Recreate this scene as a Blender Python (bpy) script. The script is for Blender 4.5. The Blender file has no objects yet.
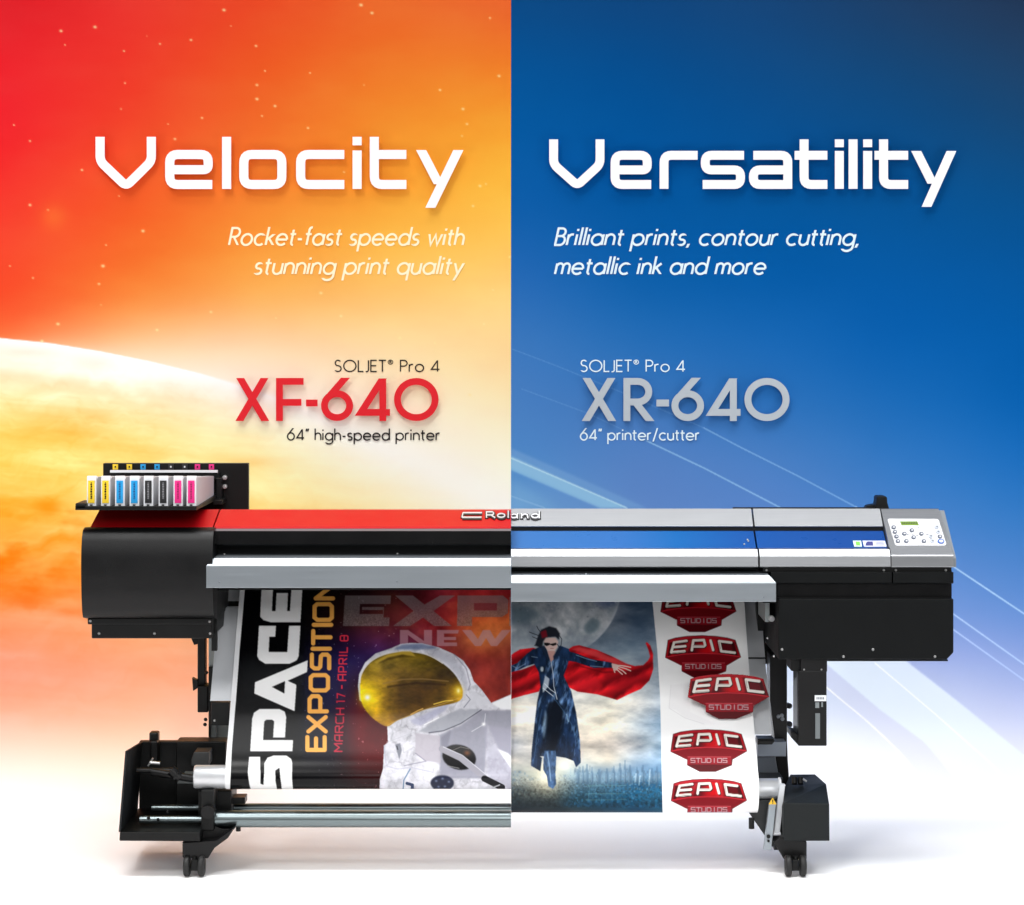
import bpy, math, random
import numpy as np
from mathutils import Vector
random.seed(7); rng = np.random.RandomState(11)
SC = bpy.context.scene
COL = SC.collection
# ------------------------------------------------------------------ camera, world, lamps, exposure
D = 7.0; K = 0.003; HOR = 330.0; CX = 512.0; ZC = 1.632
WALL = 1.05
cam_d = bpy.data.cameras.new('camera'); cam = bpy.data.objects.new('camera', cam_d); COL.objects.link(cam)
cam.location = (0, -D, ZC); cam.rotation_euler = (math.pi/2, 0, 0)
cam_d.sensor_width = 36; cam_d.lens = 36*D/(1024*K); cam_d.shift_y = -(452.5-HOR)/1024
cam_d.clip_start = .1; cam_d.clip_end = 200
SC.camera = cam
SC.render.resolution_x = 1024; SC.render.resolution_y = 905
wd = bpy.data.worlds.new('World'); SC.world = wd; wd.use_nodes = True
nt = wd.node_tree; nt.nodes.clear()
wo = nt.nodes.new('ShaderNodeOutputWorld'); bg = nt.nodes.new('ShaderNodeBackground')
tc = nt.nodes.new('ShaderNodeTexCoord'); sx = nt.nodes.new('ShaderNodeSeparateXYZ'); mr = nt.nodes.new('ShaderNodeMapRange'); cr = nt.nodes.new('ShaderNodeValToRGB')
nt.links.new(tc.outputs['Generated'], sx.inputs[0]); nt.links.new(sx.outputs['Z'], mr.inputs[0])
mr.inputs['From Min'].default_value = -1; mr.inputs['From Max'].default_value = 1
nt.links.new(mr.outputs[0], cr.inputs[0]); nt.links.new(cr.outputs[0], bg.inputs[0]); nt.links.new(bg.outputs[0], wo.inputs[0])
el = cr.color_ramp.elements
el[0].position = 0.0; el[0].color = (.12,.12,.12,1)
el[1].position = 1.0; el[1].color = (3,3,3,1)
for p, v in ((.44,.12),(.53,.16),(.66,.5),(.8,.9),(.93,2.6)):
    e = el.new(p); e.color = (v, v, v*1.01, 1)
bg.inputs[1].default_value = 0.34
def area(name, loc, target, size, power, col=(1,1,1), spread=180):
    l = bpy.data.lights.new(name, 'AREA'); l.shape = 'RECTANGLE'; l.size = size[0]; l.size_y = size[1]; l.energy = power; l.color = col; l.spread = math.radians(spread)
    o = bpy.data.objects.new(name, l); COL.objects.link(o); o.location = loc
    o.rotation_euler = (Vector(target)-Vector(loc)).to_track_quat('-Z', 'Y').to_euler(); return o
area('key_lamp', (-2.9,-6.8,7.8), (0,.8,1.0), (2.4,2.4), 295, (1,.99,.97))
area('fill_lamp', (1.4,-9.5,4.4), (0,.8,.7), (4.5,2.6), 285)
for sx_ in (-1, 1): area('side_fill_lamp', (4.6*sx_,-2.6,.9), (.3*sx_,1.0,.25), (1.2,1.4), 36)  # low pair added out of view to brighten the lower backdrop
area('top_lamp', (0,-.9,4.6), (0,-.5,0), (5.5,1.2), 54, (1,1,1), 75)
area('hidden_fill_lamp', (0,.66,.62), (0,1.0,.0), (2.2,.08), 4, (.93,.97,1))  # unseen strip added behind the printers to fill their shadow on the sweep
SC.view_settings.view_transform = 'Standard'; SC.view_settings.look = 'None'
SC.view_settings.exposure = 0; SC.view_settings.gamma = 1
SC.render.engine = 'CYCLES'
SC.cycles.max_bounces = 8

# ------------------------------------------------------------------ helpers
def lin(c): 
    c = np.asarray(c, float)/255.0
    return np.where(c <= .04045, c/12.92, ((c+.055)/1.055)**2.4)
def P(px, py, y):
    s = K*(D+y)/D
    return Vector(((px-CX)*s, y, ZC-(py-HOR)*s))
def PX(px, y): return (px-CX)*K*(D+y)/D
def PZ(py, y): return ZC-(py-HOR)*K*(D+y)/D
CUT = (511-CX)*K
MATS = {}
def mat(name, c, rough=.5, metal=0., spec=.5, coat=0., bump=0., bscale=200., vary=.06, aniso=None):
    if name in MATS: return MATS[name]
    m = bpy.data.materials.new(name); m.use_nodes = True; n = m.node_tree; b = n.nodes['Principled BSDF']
    L = lin(c)
    tcn = n.nodes.new('ShaderNodeTexCoord'); nz = n.nodes.new('ShaderNodeTexNoise'); nz.inputs['Scale'].default_value = 14; nz.inputs['Detail'].default_value = 5
    mp = n.nodes.new('ShaderNodeMapping'); n.links.new(tcn.outputs['Object'], mp.inputs[0]); n.links.new(mp.outputs[0], nz.inputs['Vector'])
    if aniso: mp.inputs['Scale'].default_value = aniso
    r = n.nodes.new('ShaderNodeMapRange'); r.inputs['To Min'].default_value = max(.02, rough*(1-.25)); r.inputs['To Max'].default_value = min(1, rough*1.25)
    n.links.new(nz.outputs['Fac'], r.inputs[0]); n.links.new(r.outputs[0], b.inputs['Roughness'])
    mx = n.nodes.new('ShaderNodeMix'); mx.data_type = 'RGBA'
    mx.inputs[6].default_value = (*[float(x*(1-vary)) for x in L], 1); mx.inputs[7].default_value = (*[float(min(1, x*(1+vary))) for x in L], 1)
    n.links.new(nz.outputs['Fac'], mx.inputs[0]); n.links.new(mx.outputs[2], b.inputs['Base Color'])
    b.inputs['Metallic'].default_value = metal; b.inputs['Specular IOR Level'].default_value = spec; b.inputs['Coat Weight'].default_value = coat
    b.inputs['Coat Roughness'].default_value = .12
    if bump:
        n2 = n.nodes.new('ShaderNodeTexNoise'); n2.inputs['Scale'].default_value = bscale; n2.inputs['Detail'].default_value = 3
        n.links.new(tcn.outputs['Object'], n2.inputs['Vector'])
        bp = n.nodes.new('ShaderNodeBump'); bp.inputs['Strength'].default_value = bump; bp.inputs['Distance'].default_value = .002
        n.links.new(n2.outputs['Fac'], bp.inputs['Height']); n.links.new(bp.outputs[0], b.inputs['Normal'])
    MATS[name] = m; return m
def vcmat(name, rough=.5, spec=.5, coat=0.):
    m = bpy.data.materials.new(name); m.use_nodes = True; n = m.node_tree; b = n.nodes['Principled BSDF']
    a = n.nodes.new('ShaderNodeAttribute'); a.attribute_name = 'ink'
    n.links.new(a.outputs['Color'], b.inputs['Base Color'])
    b.inputs['Roughness'].default_value = rough; b.inputs['Specular IOR Level'].default_value = spec
    b.inputs['Coat Weight'].default_value = coat; b.inputs['Coat Roughness'].default_value = .2
    return m
BLACK = mat('black_plastic', (11,11,12), .38, spec=.28, bump=.25, bscale=500)
BLACK2 = mat('black_steel', (8,9,9), .45, spec=.25, bump=.15)
BLACKG = mat('glossy_black', (14,14,15), .25, spec=.35)
DARKB = mat('dark_body_paint', (8,10,11), .5, spec=.14, bump=.2, bscale=600)
RUBBER = mat('rubber', (10,10,10), .6)
RED = mat('red_paint', (184,8,20), .4, spec=.25, coat=.0, vary=.02)
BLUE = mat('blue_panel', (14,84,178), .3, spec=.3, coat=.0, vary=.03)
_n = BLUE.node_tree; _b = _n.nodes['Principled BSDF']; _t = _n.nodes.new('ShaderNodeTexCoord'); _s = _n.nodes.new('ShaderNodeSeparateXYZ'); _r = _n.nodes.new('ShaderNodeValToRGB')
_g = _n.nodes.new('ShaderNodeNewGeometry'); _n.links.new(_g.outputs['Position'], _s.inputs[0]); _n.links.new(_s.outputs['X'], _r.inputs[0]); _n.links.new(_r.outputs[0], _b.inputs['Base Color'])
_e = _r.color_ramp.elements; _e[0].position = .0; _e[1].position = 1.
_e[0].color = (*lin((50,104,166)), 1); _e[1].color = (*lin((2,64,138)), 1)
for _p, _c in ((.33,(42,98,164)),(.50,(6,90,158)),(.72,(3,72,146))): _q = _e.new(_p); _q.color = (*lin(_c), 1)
SILV = mat('brushed_silver', (150,152,155), .34, .8, aniso=(.4,30,30), vary=.10)
RAILM = mat('rail_aluminium', (150,157,163), .36, .72, aniso=(.3,20,20), vary=.04)
APRON = mat('apron_metal', (205,208,212), .4, .25, aniso=(2,3,.5), vary=.04)
CHROME = mat('polished_bar', (118,128,130), .3, 1., aniso=(.02,1,1), vary=.02)
CORE = mat('core_silver', (205,207,210), .35, .55, vary=.03)
GREYP = mat('grey_paint', (120,126,132), .5)
WHITEP = mat('white_plastic', (222,224,228), .45, vary=.03)
CARTG = mat('cartridge_grey', (205,208,212), .5, vary=.03)
SCREW = mat('screw_steel', (205,205,205), .3, .8)

def setp(o, label=None, cat=None, group=None, kind=None):
    if label: o['label'] = label
    if cat: o['category'] = cat
    if group: o['group'] = group
    if kind: o['kind'] = kind
    return o
def empty(name, loc, label, cat, group=None):
    o = bpy.data.objects.new(name, None); COL.objects.link(o); o.location = loc; o.empty_display_size = .1
    return setp(o, label, cat, group)
class MB:
    def __init__(s): s.v = []; s.f = []; s.sm = []
    def add(s, vs, fs, smooth=False):
        n = len(s.v); s.v += [tuple(v) for v in vs]
        for f in fs: s.f.append([i+n for i in f]); s.sm.append(smooth)
        return s
    def box(s, x0, x1, y0, y1, z0, z1):
        x0, x1 = min(x0,x1), max(x0,x1); y0, y1 = min(y0,y1), max(y0,y1); z0, z1 = min(z0,z1), max(z0,z1)
        vs = [(x0,y0,z0),(x1,y0,z0),(x1,y1,z0),(x0,y1,z0),(x0,y0,z1),(x1,y0,z1),(x1,y1,z1),(x0,y1,z1)]
        return s.add(vs, [(0,3,2,1),(4,5,6,7),(0,1,5,4),(1,2,6,5),(2,3,7,6),(3,0,4,7)])
    def pbox(s, a, b, y0, y1):          # front face given by two picture corners at depth y0
        (xa, ya), (xb, yb) = a, b
        return s.box(PX(xa,y0), PX(xb,y0), y0, y1, PZ(ya,y0), PZ(yb,y0))
    def prism(s, poly, y0, y1):         # front outline (x,z) extruded in depth
        n = len(poly)
        A = sum(poly[i][0]*poly[(i+1)%n][1]-poly[(i+1)%n][0]*poly[i][1] for i in range(n))
        if A < 0: poly = poly[::-1]
        vs = [(x,y0,z) for x,z in poly]+[(x,y1,z) for x,z in poly]
        fs = [tuple(range(n)), tuple(range(2*n-1,n-1,-1))]+[((i+1)%n, i, i+n, (i+1)%n+n) for i in range(n)]
        return s.add(vs, fs)
    def pprism(s, pts, y0, y1): return s.prism([(PX(a,y0), PZ(b,y0)) for a,b in pts], y0, y1)
    def xprism(s, prof, x0, x1, smooth=False):   # profile (y,z) extruded along x
        n = len(prof)
        A = sum(prof[i][0]*prof[(i+1)%n][1]-prof[(i+1)%n][0]*prof[i][1] for i in range(n))
        if A < 0: prof = prof[::-1]
        x0, x1 = min(x0,x1), max(x0,x1)
        vs = [(x0,y,z) for y,z in prof]+[(x1,y,z) for y,z in prof]
        s.add(vs, [tuple(range(n-1,-1,-1)), tuple(range(n,2*n))])
        return s.add(vs, [(i, (i+1)%n, (i+1)%n+n, i+n) for i in range(n)], smooth)
    def tube(s, a, b, r, n=24, r2=None):
        a = Vector(a); b = Vector(b); d = (b-a).normalized(); r2 = r if r2 is None else r2
        u = d.orthogonal().normalized(); w = d.cross(u)
        vs = []
        for c, rr in ((a,r),(b,r2)):
            for i in range(n):
                t = 2*math.pi*i/n; vs.append(c+u*(rr*math.cos(t))+w*(rr*math.sin(t)))
        s.add(vs, [(i,(i+1)%n,(i+1)%n+n,i+n) for i in range(n)], True)
        return s.add(vs, [tuple(range(n-1,-1,-1)), tuple(range(n,2*n))])
    def lathe_x(s, c, prof, n=28):      # prof: (dx, r) along x axis
        vs = []; m = len(prof)
        for dx, r in prof:
            for i in range(n):
                t = 2*math.pi*i/n; vs.append((c[0]+dx, c[1]+r*math.cos(t), c[2]+r*math.sin(t)))
        return s.add(vs, [(j*n+i, j*n+(i+1)%n, (j+1)*n+(i+1)%n, (j+1)*n+i) for j in range(m-1) for i in range(n)], True)
    def build(s, name, m, parent=None, bevel=0., label=None):
        me = bpy.data.meshes.new(name); me.from_pydata(s.v, [], s.f); me.polygons.foreach_set('use_smooth', s.sm)
        me.materials.append(m); me.update()
        o = bpy.data.objects.new(name, me); COL.objects.link(o)
        if parent:
            o.parent = parent
            w = Vector((0,0,0)); q = parent
            while q: w += q.location; q = q.parent
            for v in me.vertices: v.co -= w
        if bevel:
            b = o.modifiers.new('bevel', 'BEVEL'); b.width = bevel; b.segments = 2; b.limit_method = 'ANGLE'; b.angle_limit = .6
        if label: o['label'] = label
        return o
def dome(mb, c, r, d=(0,-1,0)):
    mb.tube(c, Vector(c)+Vector(d)*r*.7, r, 12, r*.55)
def arc(cx, cy, rx, ry, a0, a1, n=20):
    return [(cx+rx*math.cos(math.radians(a0+(a1-a0)*i/n)), cy+ry*math.sin(math.radians(a0+(a1-a0)*i/n))) for i in range(n+1)]
def fillet(pts, r, n=5):
    out = [pts[0]]
    for i in range(1, len(pts)-1):
        p = Vector(pts[i]); a = Vector(pts[i-1])-p; b = Vector(pts[i+1])-p
        k = min(r, a.length*.49, b.length*.49); A = p+a.normalized()*k; B = p+b.normalized()*k
        for j in range(n+1):
            t = j/n; q = A*(1-t)**2+p*2*t*(1-t)+B*t*t; out.append((q.x, q.y))
    out.append(pts[-1]); return out
def ribbon(mb, pts, w, conv, y0, y1, hcap=True):
    """stroke a 2D path (picture units) into a closed solid between depths y0 (front) and y1"""
    pts = [Vector(p) for p in pts]; q = [pts[0]]
    for p in pts[1:]:
        if (p-q[-1]).length > 1e-4: q.append(p)
    pts = q; closed = (pts[0]-pts[-1]).length < 1e-3
    if closed: pts = pts[:-1]
    n = len(pts); Lf = []; Rt = []
    for i in range(n):
        d1 = (pts[i]-pts[i-1]).normalized() if (i > 0 or closed) else None
        d2 = (pts[(i+1)%n]-pts[i]).normalized() if (i < n-1 or closed) else None
        if d1 is None: d1 = d2
        if d2 is None: d2 = d1
        n1 = Vector((-d1.y, d1.x)); n2 = Vector((-d2.y, d2.x)); m = n1+n2
        m = m.normalized() if m.length > 1e-5 else n1
        k = w/2/max(.45, m.dot(n1)); Lf.append(pts[i]+m*k); Rt.append(pts[i]-m*k)
    if hcap and not closed:
        for i, d in ((0, (pts[1]-pts[0]).normalized()), (n-1, (pts[-1]-pts[-2]).normalized())):
            if abs(d.y) > .62:
                for A in (Lf, Rt): A[i] = A[i]+d*((pts[i].y-A[i].y)/d.y)
    def c3(p, y): x, z = conv(p.x, p.y); return (x, y, z)
    vs = [c3(p,y0) for p in Lf]+[c3(p,y0) for p in Rt]+[c3(p,y1) for p in Lf]+[c3(p,y1) for p in Rt]
    fs = []
    seg = n if closed else n-1
    for i in range(seg):
        j = (i+1)%n
        fs += [(i,j,n+j,n+i), (2*n+i,3*n+i,3*n+j,2*n+j), (i,2*n+i,2*n+j,j), (n+i,n+j,3*n+j,3*n+i)]
    if not closed: fs += [(0,n,3*n,2*n), (n-1,3*n-1,4*n-1,2*n-1)]
    mb.add(vs, fs)
def strokes_obj(name, strokes, w, yf, yb, m, parent=None, rot=None):
    mb = MB(); s = K*(D+yf)/D
    for k, st in enumerate(strokes):
        ribbon(mb, st, w, lambda x, y: ((x-CX)*s, ZC-(y-HOR)*s), yf-.0002*k, yb)
    return mb.build(name, m, parent)
# ------------------------------------------------------------------ print rasteriser (numpy)
def gblur(a, s):
    if s < .3: return a
    r = int(s*3)+1; k = np.exp(-.5*(np.arange(-r, r+1)/s)**2); k /= k.sum()
    sh = a.shape; b = a.reshape(sh[0], sh[1], -1)
    p = np.pad(b, ((r,r),(0,0),(0,0)), 'edge'); o = np.zeros_like(b)
    for i, kk in enumerate(k): o += kk*p[i:i+sh[0]]
    p = np.pad(o, ((0,0),(r,r),(0,0)), 'edge'); q = np.zeros_like(b)
    for i, kk in enumerate(k): q += kk*p[:, i:i+sh[1]]
    return q.reshape(sh)
def vnoise(X, Y, cell, seed):
    g = np.random.RandomState(seed).rand(64, 64)
    u = X/cell+100.; v = Y/cell+100.; i = np.floor(u).astype(int); j = np.floor(v).astype(int); fu = u-i; fv = v-j
    fu = fu*fu*(3-2*fu); fv = fv*fv*(3-2*fv)
    A = g[j%64, i%64]; B = g[j%64, (i+1)%64]; C_ = g[(j+1)%64, i%64]; E = g[(j+1)%64, (i+1)%64]
    return (A*(1-fu)+B*fu)*(1-fv)+(C_*(1-fu)+E*fu)*fv
def fbm(X, Y, cell, seed, o=5):
    t = 0; a = 1; s = 0
    for k in range(o): t = t+a*vnoise(X, Y, cell/2**k, seed+k*13); s += a; a *= .55
    return t/s
def inpoly(X, Y, pts):
    m = np.zeros(X.shape, bool); n = len(pts)
    for i in range(n):
        x1, y1 = pts[i]; x2, y2 = pts[(i+1)%n]
        if y1 == y2: continue
        c = ((Y >= min(y1,y2)) & (Y < max(y1,y2))); m ^= c & (X < (x2-x1)*(Y-y1)/(y2-y1)+x1)
    return m
def smoothpoly(pts, n=6):
    out = []; N = len(pts)
    for i in range(N):
        p0, p1, p2, p3 = [np.array(pts[(i+k)%N], float) for k in (-1,0,1,2)]
        for j in range(n):
            t = j/n; out.append(tuple(.5*((2*p1)+(p2-p0)*t+(2*p0-5*p1+4*p2-p3)*t*t+(-p0+3*p1-3*p2+p3)*t**3)))
    return out
class Canvas:
    def __init__(s, x0, y0, x1, y1, S):
        s.x0, s.y0, s.S = x0, y0, S; w = int((x1-x0)*S); h = int((y1-y0)*S)
        s.X, s.Y = np.meshgrid(x0+(np.arange(w)+.5)/S, y0+(np.arange(h)+.5)/S); s.I = np.zeros((h, w, 3))
    def sub(s, pts, pad):
        xs = [p[0] for p in pts]; ys = [p[1] for p in pts]; h, w = s.X.shape
        i0 = max(0, int((min(xs)-pad-s.x0)*s.S)); i1 = min(w, int((max(xs)+pad-s.x0)*s.S)+1)
        j0 = max(0, int((min(ys)-pad-s.y0)*s.S)); j1 = min(h, int((max(ys)+pad-s.y0)*s.S)+1)
        return slice(j0, max(j0,j1)), slice(i0, max(i0,i1))
    def blend(s, sl, m, c):
        if not callable(c): c = np.array(c, float)
        else: c = c(s.X[sl], s.Y[sl])
        s.I[sl] = s.I[sl]*(1-m[...,None])+c*m[...,None]
    def poly(s, pts, c, a=1., soft=.25, smooth=False):
        if smooth: pts = smoothpoly(pts)
        sl = s.sub(pts, soft*3+1)
        if s.X[sl].size == 0: return
        m = gblur(inpoly(s.X[sl], s.Y[sl], pts).astype(float), soft*s.S); s.blend(sl, m*a, c)
    def line(s, pts, w, c, a=1., soft=.3):
        sl = s.sub(pts, w+soft*3); X = s.X[sl]; Y = s.Y[sl]
        if X.size == 0: return
        d = np.full(X.shape, 1e9)
        for (x1,y1),(x2,y2) in zip(pts[:-1], pts[1:]):
            L = (x2-x1)**2+(y2-y1)**2+1e-9; t = np.clip(((X-x1)*(x2-x1)+(Y-y1)*(y2-y1))/L, 0, 1)
            d = np.minimum(d, np.hypot(X-x1-t*(x2-x1), Y-y1-t*(y2-y1)))
        s.blend(sl, np.clip((w/2-d)/soft+.5, 0, 1)*a, c)
    def ell(s, cx, cy, rx, ry, c, a=1., soft=.3, rot=0.):
        p = [(cx+rx*math.cos(t)*math.cos(rot)-ry*math.sin(t)*math.sin(rot), cy+rx*math.cos(t)*math.sin(rot)+ry*math.sin(t)*math.cos(rot)) for t in np.linspace(0, 2*math.pi, 40)[:-1]]
        s.poly(p, c, a, soft)
    def glow(s, cx, cy, rx, ry, c, a=1.):
        sl = s.sub([(cx-rx*2.5,cy-ry*2.5),(cx+rx*2.5,cy+ry*2.5)], 0)
        s.blend(sl, a*np.exp(-(((s.X[sl]-cx)/rx)**2+((s.Y[sl]-cy)/ry)**2)), c)
    def sample(s, px, py):
        h, w = s.X.shape; u = np.clip((px-s.x0)*s.S-.5, 0, w-1.001); v = np.clip((py-s.y0)*s.S-.5, 0, h-1.001)
        i = u.astype(int); j = v.astype(int); fu = (u-i)[...,None]; fv = (v-j)[...,None]; I = s.I
        return (I[j,i]*(1-fu)+I[j,i+1]*fu)*(1-fv)+(I[j+1,i]*(1-fu)+I[j+1,i+1]*fu)*fv
def cgrid(X, Y, xs, rows):
    ys = [r[0] for r in rows]; out = np.zeros(X.shape+(3,)); xs = np.array(xs, float)
    T = np.array([r[1] for r in rows], float)
    xi = X[0]; yi = Y[:,0]
    for c in range(3):
        A = np.array([np.interp(xi, xs, T[r,:,c]) for r in range(len(ys))])
        B = np.array([np.interp(yi, ys, A[:,k]) for k in range(A.shape[1])]).T
        out[...,c] = B
    return out
def sheet(name, Xs, prof, canvas, gain, m, parent=None, thick=0., smooth=True):
    """a printed sheet: columns at world x Xs, profile rows (y,z); its print is sampled from the canvas"""
    prof = np.array(prof); Xs = np.array(Xs); ny, nx = len(prof), len(Xs)
    V = np.zeros((ny, nx, 3)); V[...,0] = Xs[None,:]; V[...,1] = prof[:,0:1]; V[...,2] = prof[:,1:2]
    s = K*(D+V[...,1])/D; px = V[...,0]/s+CX; py = HOR+(ZC-V[...,2])/s
    C = lin(np.clip(canvas.sample(px, py), 0, 255))*gain
    idx = np.arange(ny*nx).reshape(ny, nx)
    F = np.stack([idx[:-1,:-1], idx[1:,:-1], idx[1:,1:], idx[:-1,1:]], -1).reshape(-1, 4)
    me = bpy.data.meshes.new(name); me.vertices.add(ny*nx)
    off = np.zeros(3)
    if parent: off = np.array(parent.location)
    me.vertices.foreach_set('co', (V.reshape(-1,3)-off).ravel().astype(np.float32))
    me.loops.add(F.size); me.loops.foreach_set('vertex_index', F.ravel().astype(np.int32))
    me.polygons.add(len(F)); me.polygons.foreach_set('loop_start', np.arange(0, F.size, 4, dtype=np.int32))
    me.polygons.foreach_set('loop_total', np.full(len(F), 4, np.int32)); me.polygons.foreach_set('use_smooth', np.ones(len(F), bool))
    me.update(calc_edges=True)
    at = me.color_attributes.new('ink', 'FLOAT_COLOR', 'POINT')
    A = np.ones((ny*nx, 4), np.float32); A[:,:3] = C.reshape(-1,3); at.data.foreach_set('color', A.ravel())
    me.materials.append(m); o = bpy.data.objects.new(name, me); COL.objects.link(o)
    if parent: o.parent = parent
    return o
# ------------------------------------------------------------------ backdrop: two printed sheets sweeping down into a white floor
def wall_profile():
    R = .3; pts = [(WALL, z) for z in np.arange(ZC+(HOR+70)*K*(D+WALL)/D, R, -.0036)]
    pts += [(WALL-R+R*math.cos(t), R-R*math.sin(t)) for t in np.linspace(0, math.pi/2, 80)]
    pts += [(y, 0.) for y in np.linspace(WALL-R-.02, .0, 30)]+[(y, 0.) for y in (-.5,-1.5,-3.)]
    return pts
BGAIN = .94
def paint_left():
    c = Canvas(-4, -4, 516, 860, 1.5); X, Y = c.X, c.Y
    xs = (0,128,256,384,512)
    sky = cgrid(X, Y, xs, [
        (0,  [(226,34,46),(236,42,44),(238,72,42),(240,100,45),(239,98,50)]),
        (60, [(238,32,46),(238,50,42),(240,92,42),(242,120,45),(243,128,45)]),
        (120,[(239,30,46),(239,64,44),(240,105,45),(243,138,46),(247,158,50)]),
        (180,[(239,40,42),(240,82,42),(241,118,45),(246,152,50),(251,182,62)]),
        (240,[(239,55,42),(240,98,42),(244,138,48),(250,174,66),(253,194,88)]),
        (300,[(239,72,42),(242,126,52),(247,158,70),(252,192,108),(254,207,130)]),
        (330,[(241,90,50),(246,160,100),(249,182,125),(253,202,140),(254,211,145)]),
        (360,[(244,130,70),(250,195,150),(252,210,170),(254,215,165),(254,214,150)]),
        (400,[(250,190,140),(253,225,200),(255,238,220),(255,235,205),(254,226,175)]),
        (450,[(255,240,220),(255,250,240),(255,252,245),(255,250,235),(255,243,215)]),
        (520,[(255,255,250)]*5), (900,[(255,255,255)]*5)])
    sky = gblur(sky, 26)
    n = fbm(X, Y*2.2, 130, 3)[...,None]-.5; sky += n*np.array([4,26,16])+np.array([0,6,1])
    pl = cgrid(X, Y, xs, [
        (330,[(255,250,238)]*5),
        (365,[(253,238,214),(255,250,236),(255,254,250),(255,255,252),(255,255,252)]),
        (400,[(254,222,150),(255,238,190),(255,250,225),(255,255,250),(255,255,252)]),
        (440,[(254,204,92),(254,228,140),(254,240,175),(255,252,235),(255,255,250)]),
        (480,[(253,192,78),(254,216,116),(254,228,145),(255,242,195),(255,252,238)]),
        (520,[(252,176,70),(253,200,95),(254,222,135),(254,232,165),(255,245,215)]),
        (570,[(250,160,76),(250,176,88),(252,200,130),(254,220,160),(255,240,205)]),
        (620,[(247,146,100),(248,160,100),(250,185,135),(252,215,180),(255,235,210)]),
        (670,[(246,146,116),(247,160,120),(249,180,145),(252,215,190),(254,235,220)]),
        (710,[(247,172,146),(248,178,145),(250,195,165),(253,222,205),(254,238,226)]),
        (750,[(249,208,190),(250,205,180),(252,215,195),(254,230,220),(254,240,232)]),
        (785,[(252,236,228),(253,232,220),(255,246,240),(255,250,246),(255,250,247)]),
        (812,[(255,252,250),(255,250,248),(255,255,255),(255,255,255),(255,255,255)]),
        (840,[(255,255,255)]*5),(900,[(255,255,255)]*5)])
    pl = gblur(pl, 16)
    fade = np.clip((760-Y)/260, 0, 1)*np.clip((Y-345)/50, 0, 1)*np.clip(1.15-X/420, .12, 1)
    yw = Y+(fbm(X, Y, 70, 5)-.5)*70
    n1 = fbm(X*.55, yw*1.9, 70, 21, 6)-.5; n2 = np.abs(fbm(X*.5+40, yw*1.8, 46, 33, 6)-.5)
    pl += (n1*fade)[...,None]*np.array([6,95,150])
    pl -= (np.clip(.03-n2, 0, 1)*20*fade)[...,None]*np.array([3,16,28])*.5
    st = fbm(X*.30+Y*.10, Y*3.2-X*.25, 60, 63, 6)-.5; pl += (st*fade)[...,None]*np.array([5,60,95])
    # darker blotches and small craters of the planet
    pl -= (np.exp(-((Y-540)/100)**2)*np.clip(1-X/330, 0, 1)*.5)[...,None]*np.array([2,20,30])
    b = np.clip((fbm(X*.8, Y*1.6, 38, 77, 4)-.58)*4, 0, 1)*np.exp(-((Y-520)/70)**2)*np.clip(1-X/300, 0, 1)
    pl -= b[...,None]*np.array([4,48,52])
    for cx, cy, rx, ry, a in ((50,508,16,9,.6),(95,362,20,8,.25),(30,352,26,5,.2),(28,600,22,10,.3),(70,612,18,5,.35),(250,462,30,5,.18)):
        g = a*np.exp(-((X-cx)/rx)**2-((Y-cy)/ry)**2); pl -= g[...,None]*np.array([8,70,95])
    edge = np.interp(X, [-10,0,50,100,150,200,256,310,380,450,520], [337,338,343,351,361,373,388,405,432,465,505])
    soft = np.interp(X, [0,200,280,400,520], [.7,1.2,10,40,60])
    k = np.clip((Y-edge)/soft+.5, 0, 1)[...,None]
    rim = (np.exp(-np.clip(Y-edge, 0, 999)/np.interp(X,[0,200,512],[7,20,60]))*.9)[...,None]
    pl = pl*(1-rim)+255*rim
    c.I = sky*(1-k)+pl*k
    halo = np.exp(-np.clip(edge-Y, 0, 999)/np.interp(X, [0,100,250,512],[3,12,45,70]))[...,None]*(1-k)*np.interp(X,[0,90,220,512],[.1,.35,.7,.6])[...,None]
    c.I = c.I*(1-halo)+np.array([255,246,232])*halo
    for x, y, r in ((61,31,1.6),(95,27,1.7),(124,51,1.),(65,45,.8),(224,10,1.7),(191,40,1.3),(160,44,1.),(256,46,1.3),(125,83,1.),(121,109,.9),(30,141,1.1),(14,125,.9),(82,170,1.3),(30,205,1.5),(48,210,1.),
                    (175,139,1.3),(168,124,.8),(257,85,1.4),(257,99,1.6),(275,106,1.4),(262,116,1.),(202,118,1.2),(310,73,.8),(308,128,1.2),(361,5,1.8),(372,13,1.6),(490,18,1.),(499,76,1.5),(440,90,1.2),(463,109,1.5),(467,124,1.2),
                    (462,136,.9),(344,172,1.),(143,231,1.7),(106,245,.8),(103,266,1.8),(99,284,1.2),(58,324,1.7),(42,341,1.5),(157,330,1.5),(211,312,1.4),(101,305,.8),(33,278,1.),(321,293,1.5),(341,316,1.5),(480,186,1.3),
                    (473,206,1.2),(486,184,.9),(510,257,1.3),(400,338,1.6),(472,374,1.2),(484,324,1.),(435,343,1.),(470,395,1.4),(364,85,.8),(265,71,.9),(493,290,.9),(231,26,.8),(119,196,.8),(276,318,.8),(147,36,.6),(10,266,.9)):
        c.glow(x, y, r*.95, r*.72, (255,232,165), 1.)
    c.glow(54, 217, 13, 13, (247,120,52), .55)
    c.I[c.Y > 845] = 255
    return c
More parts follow.
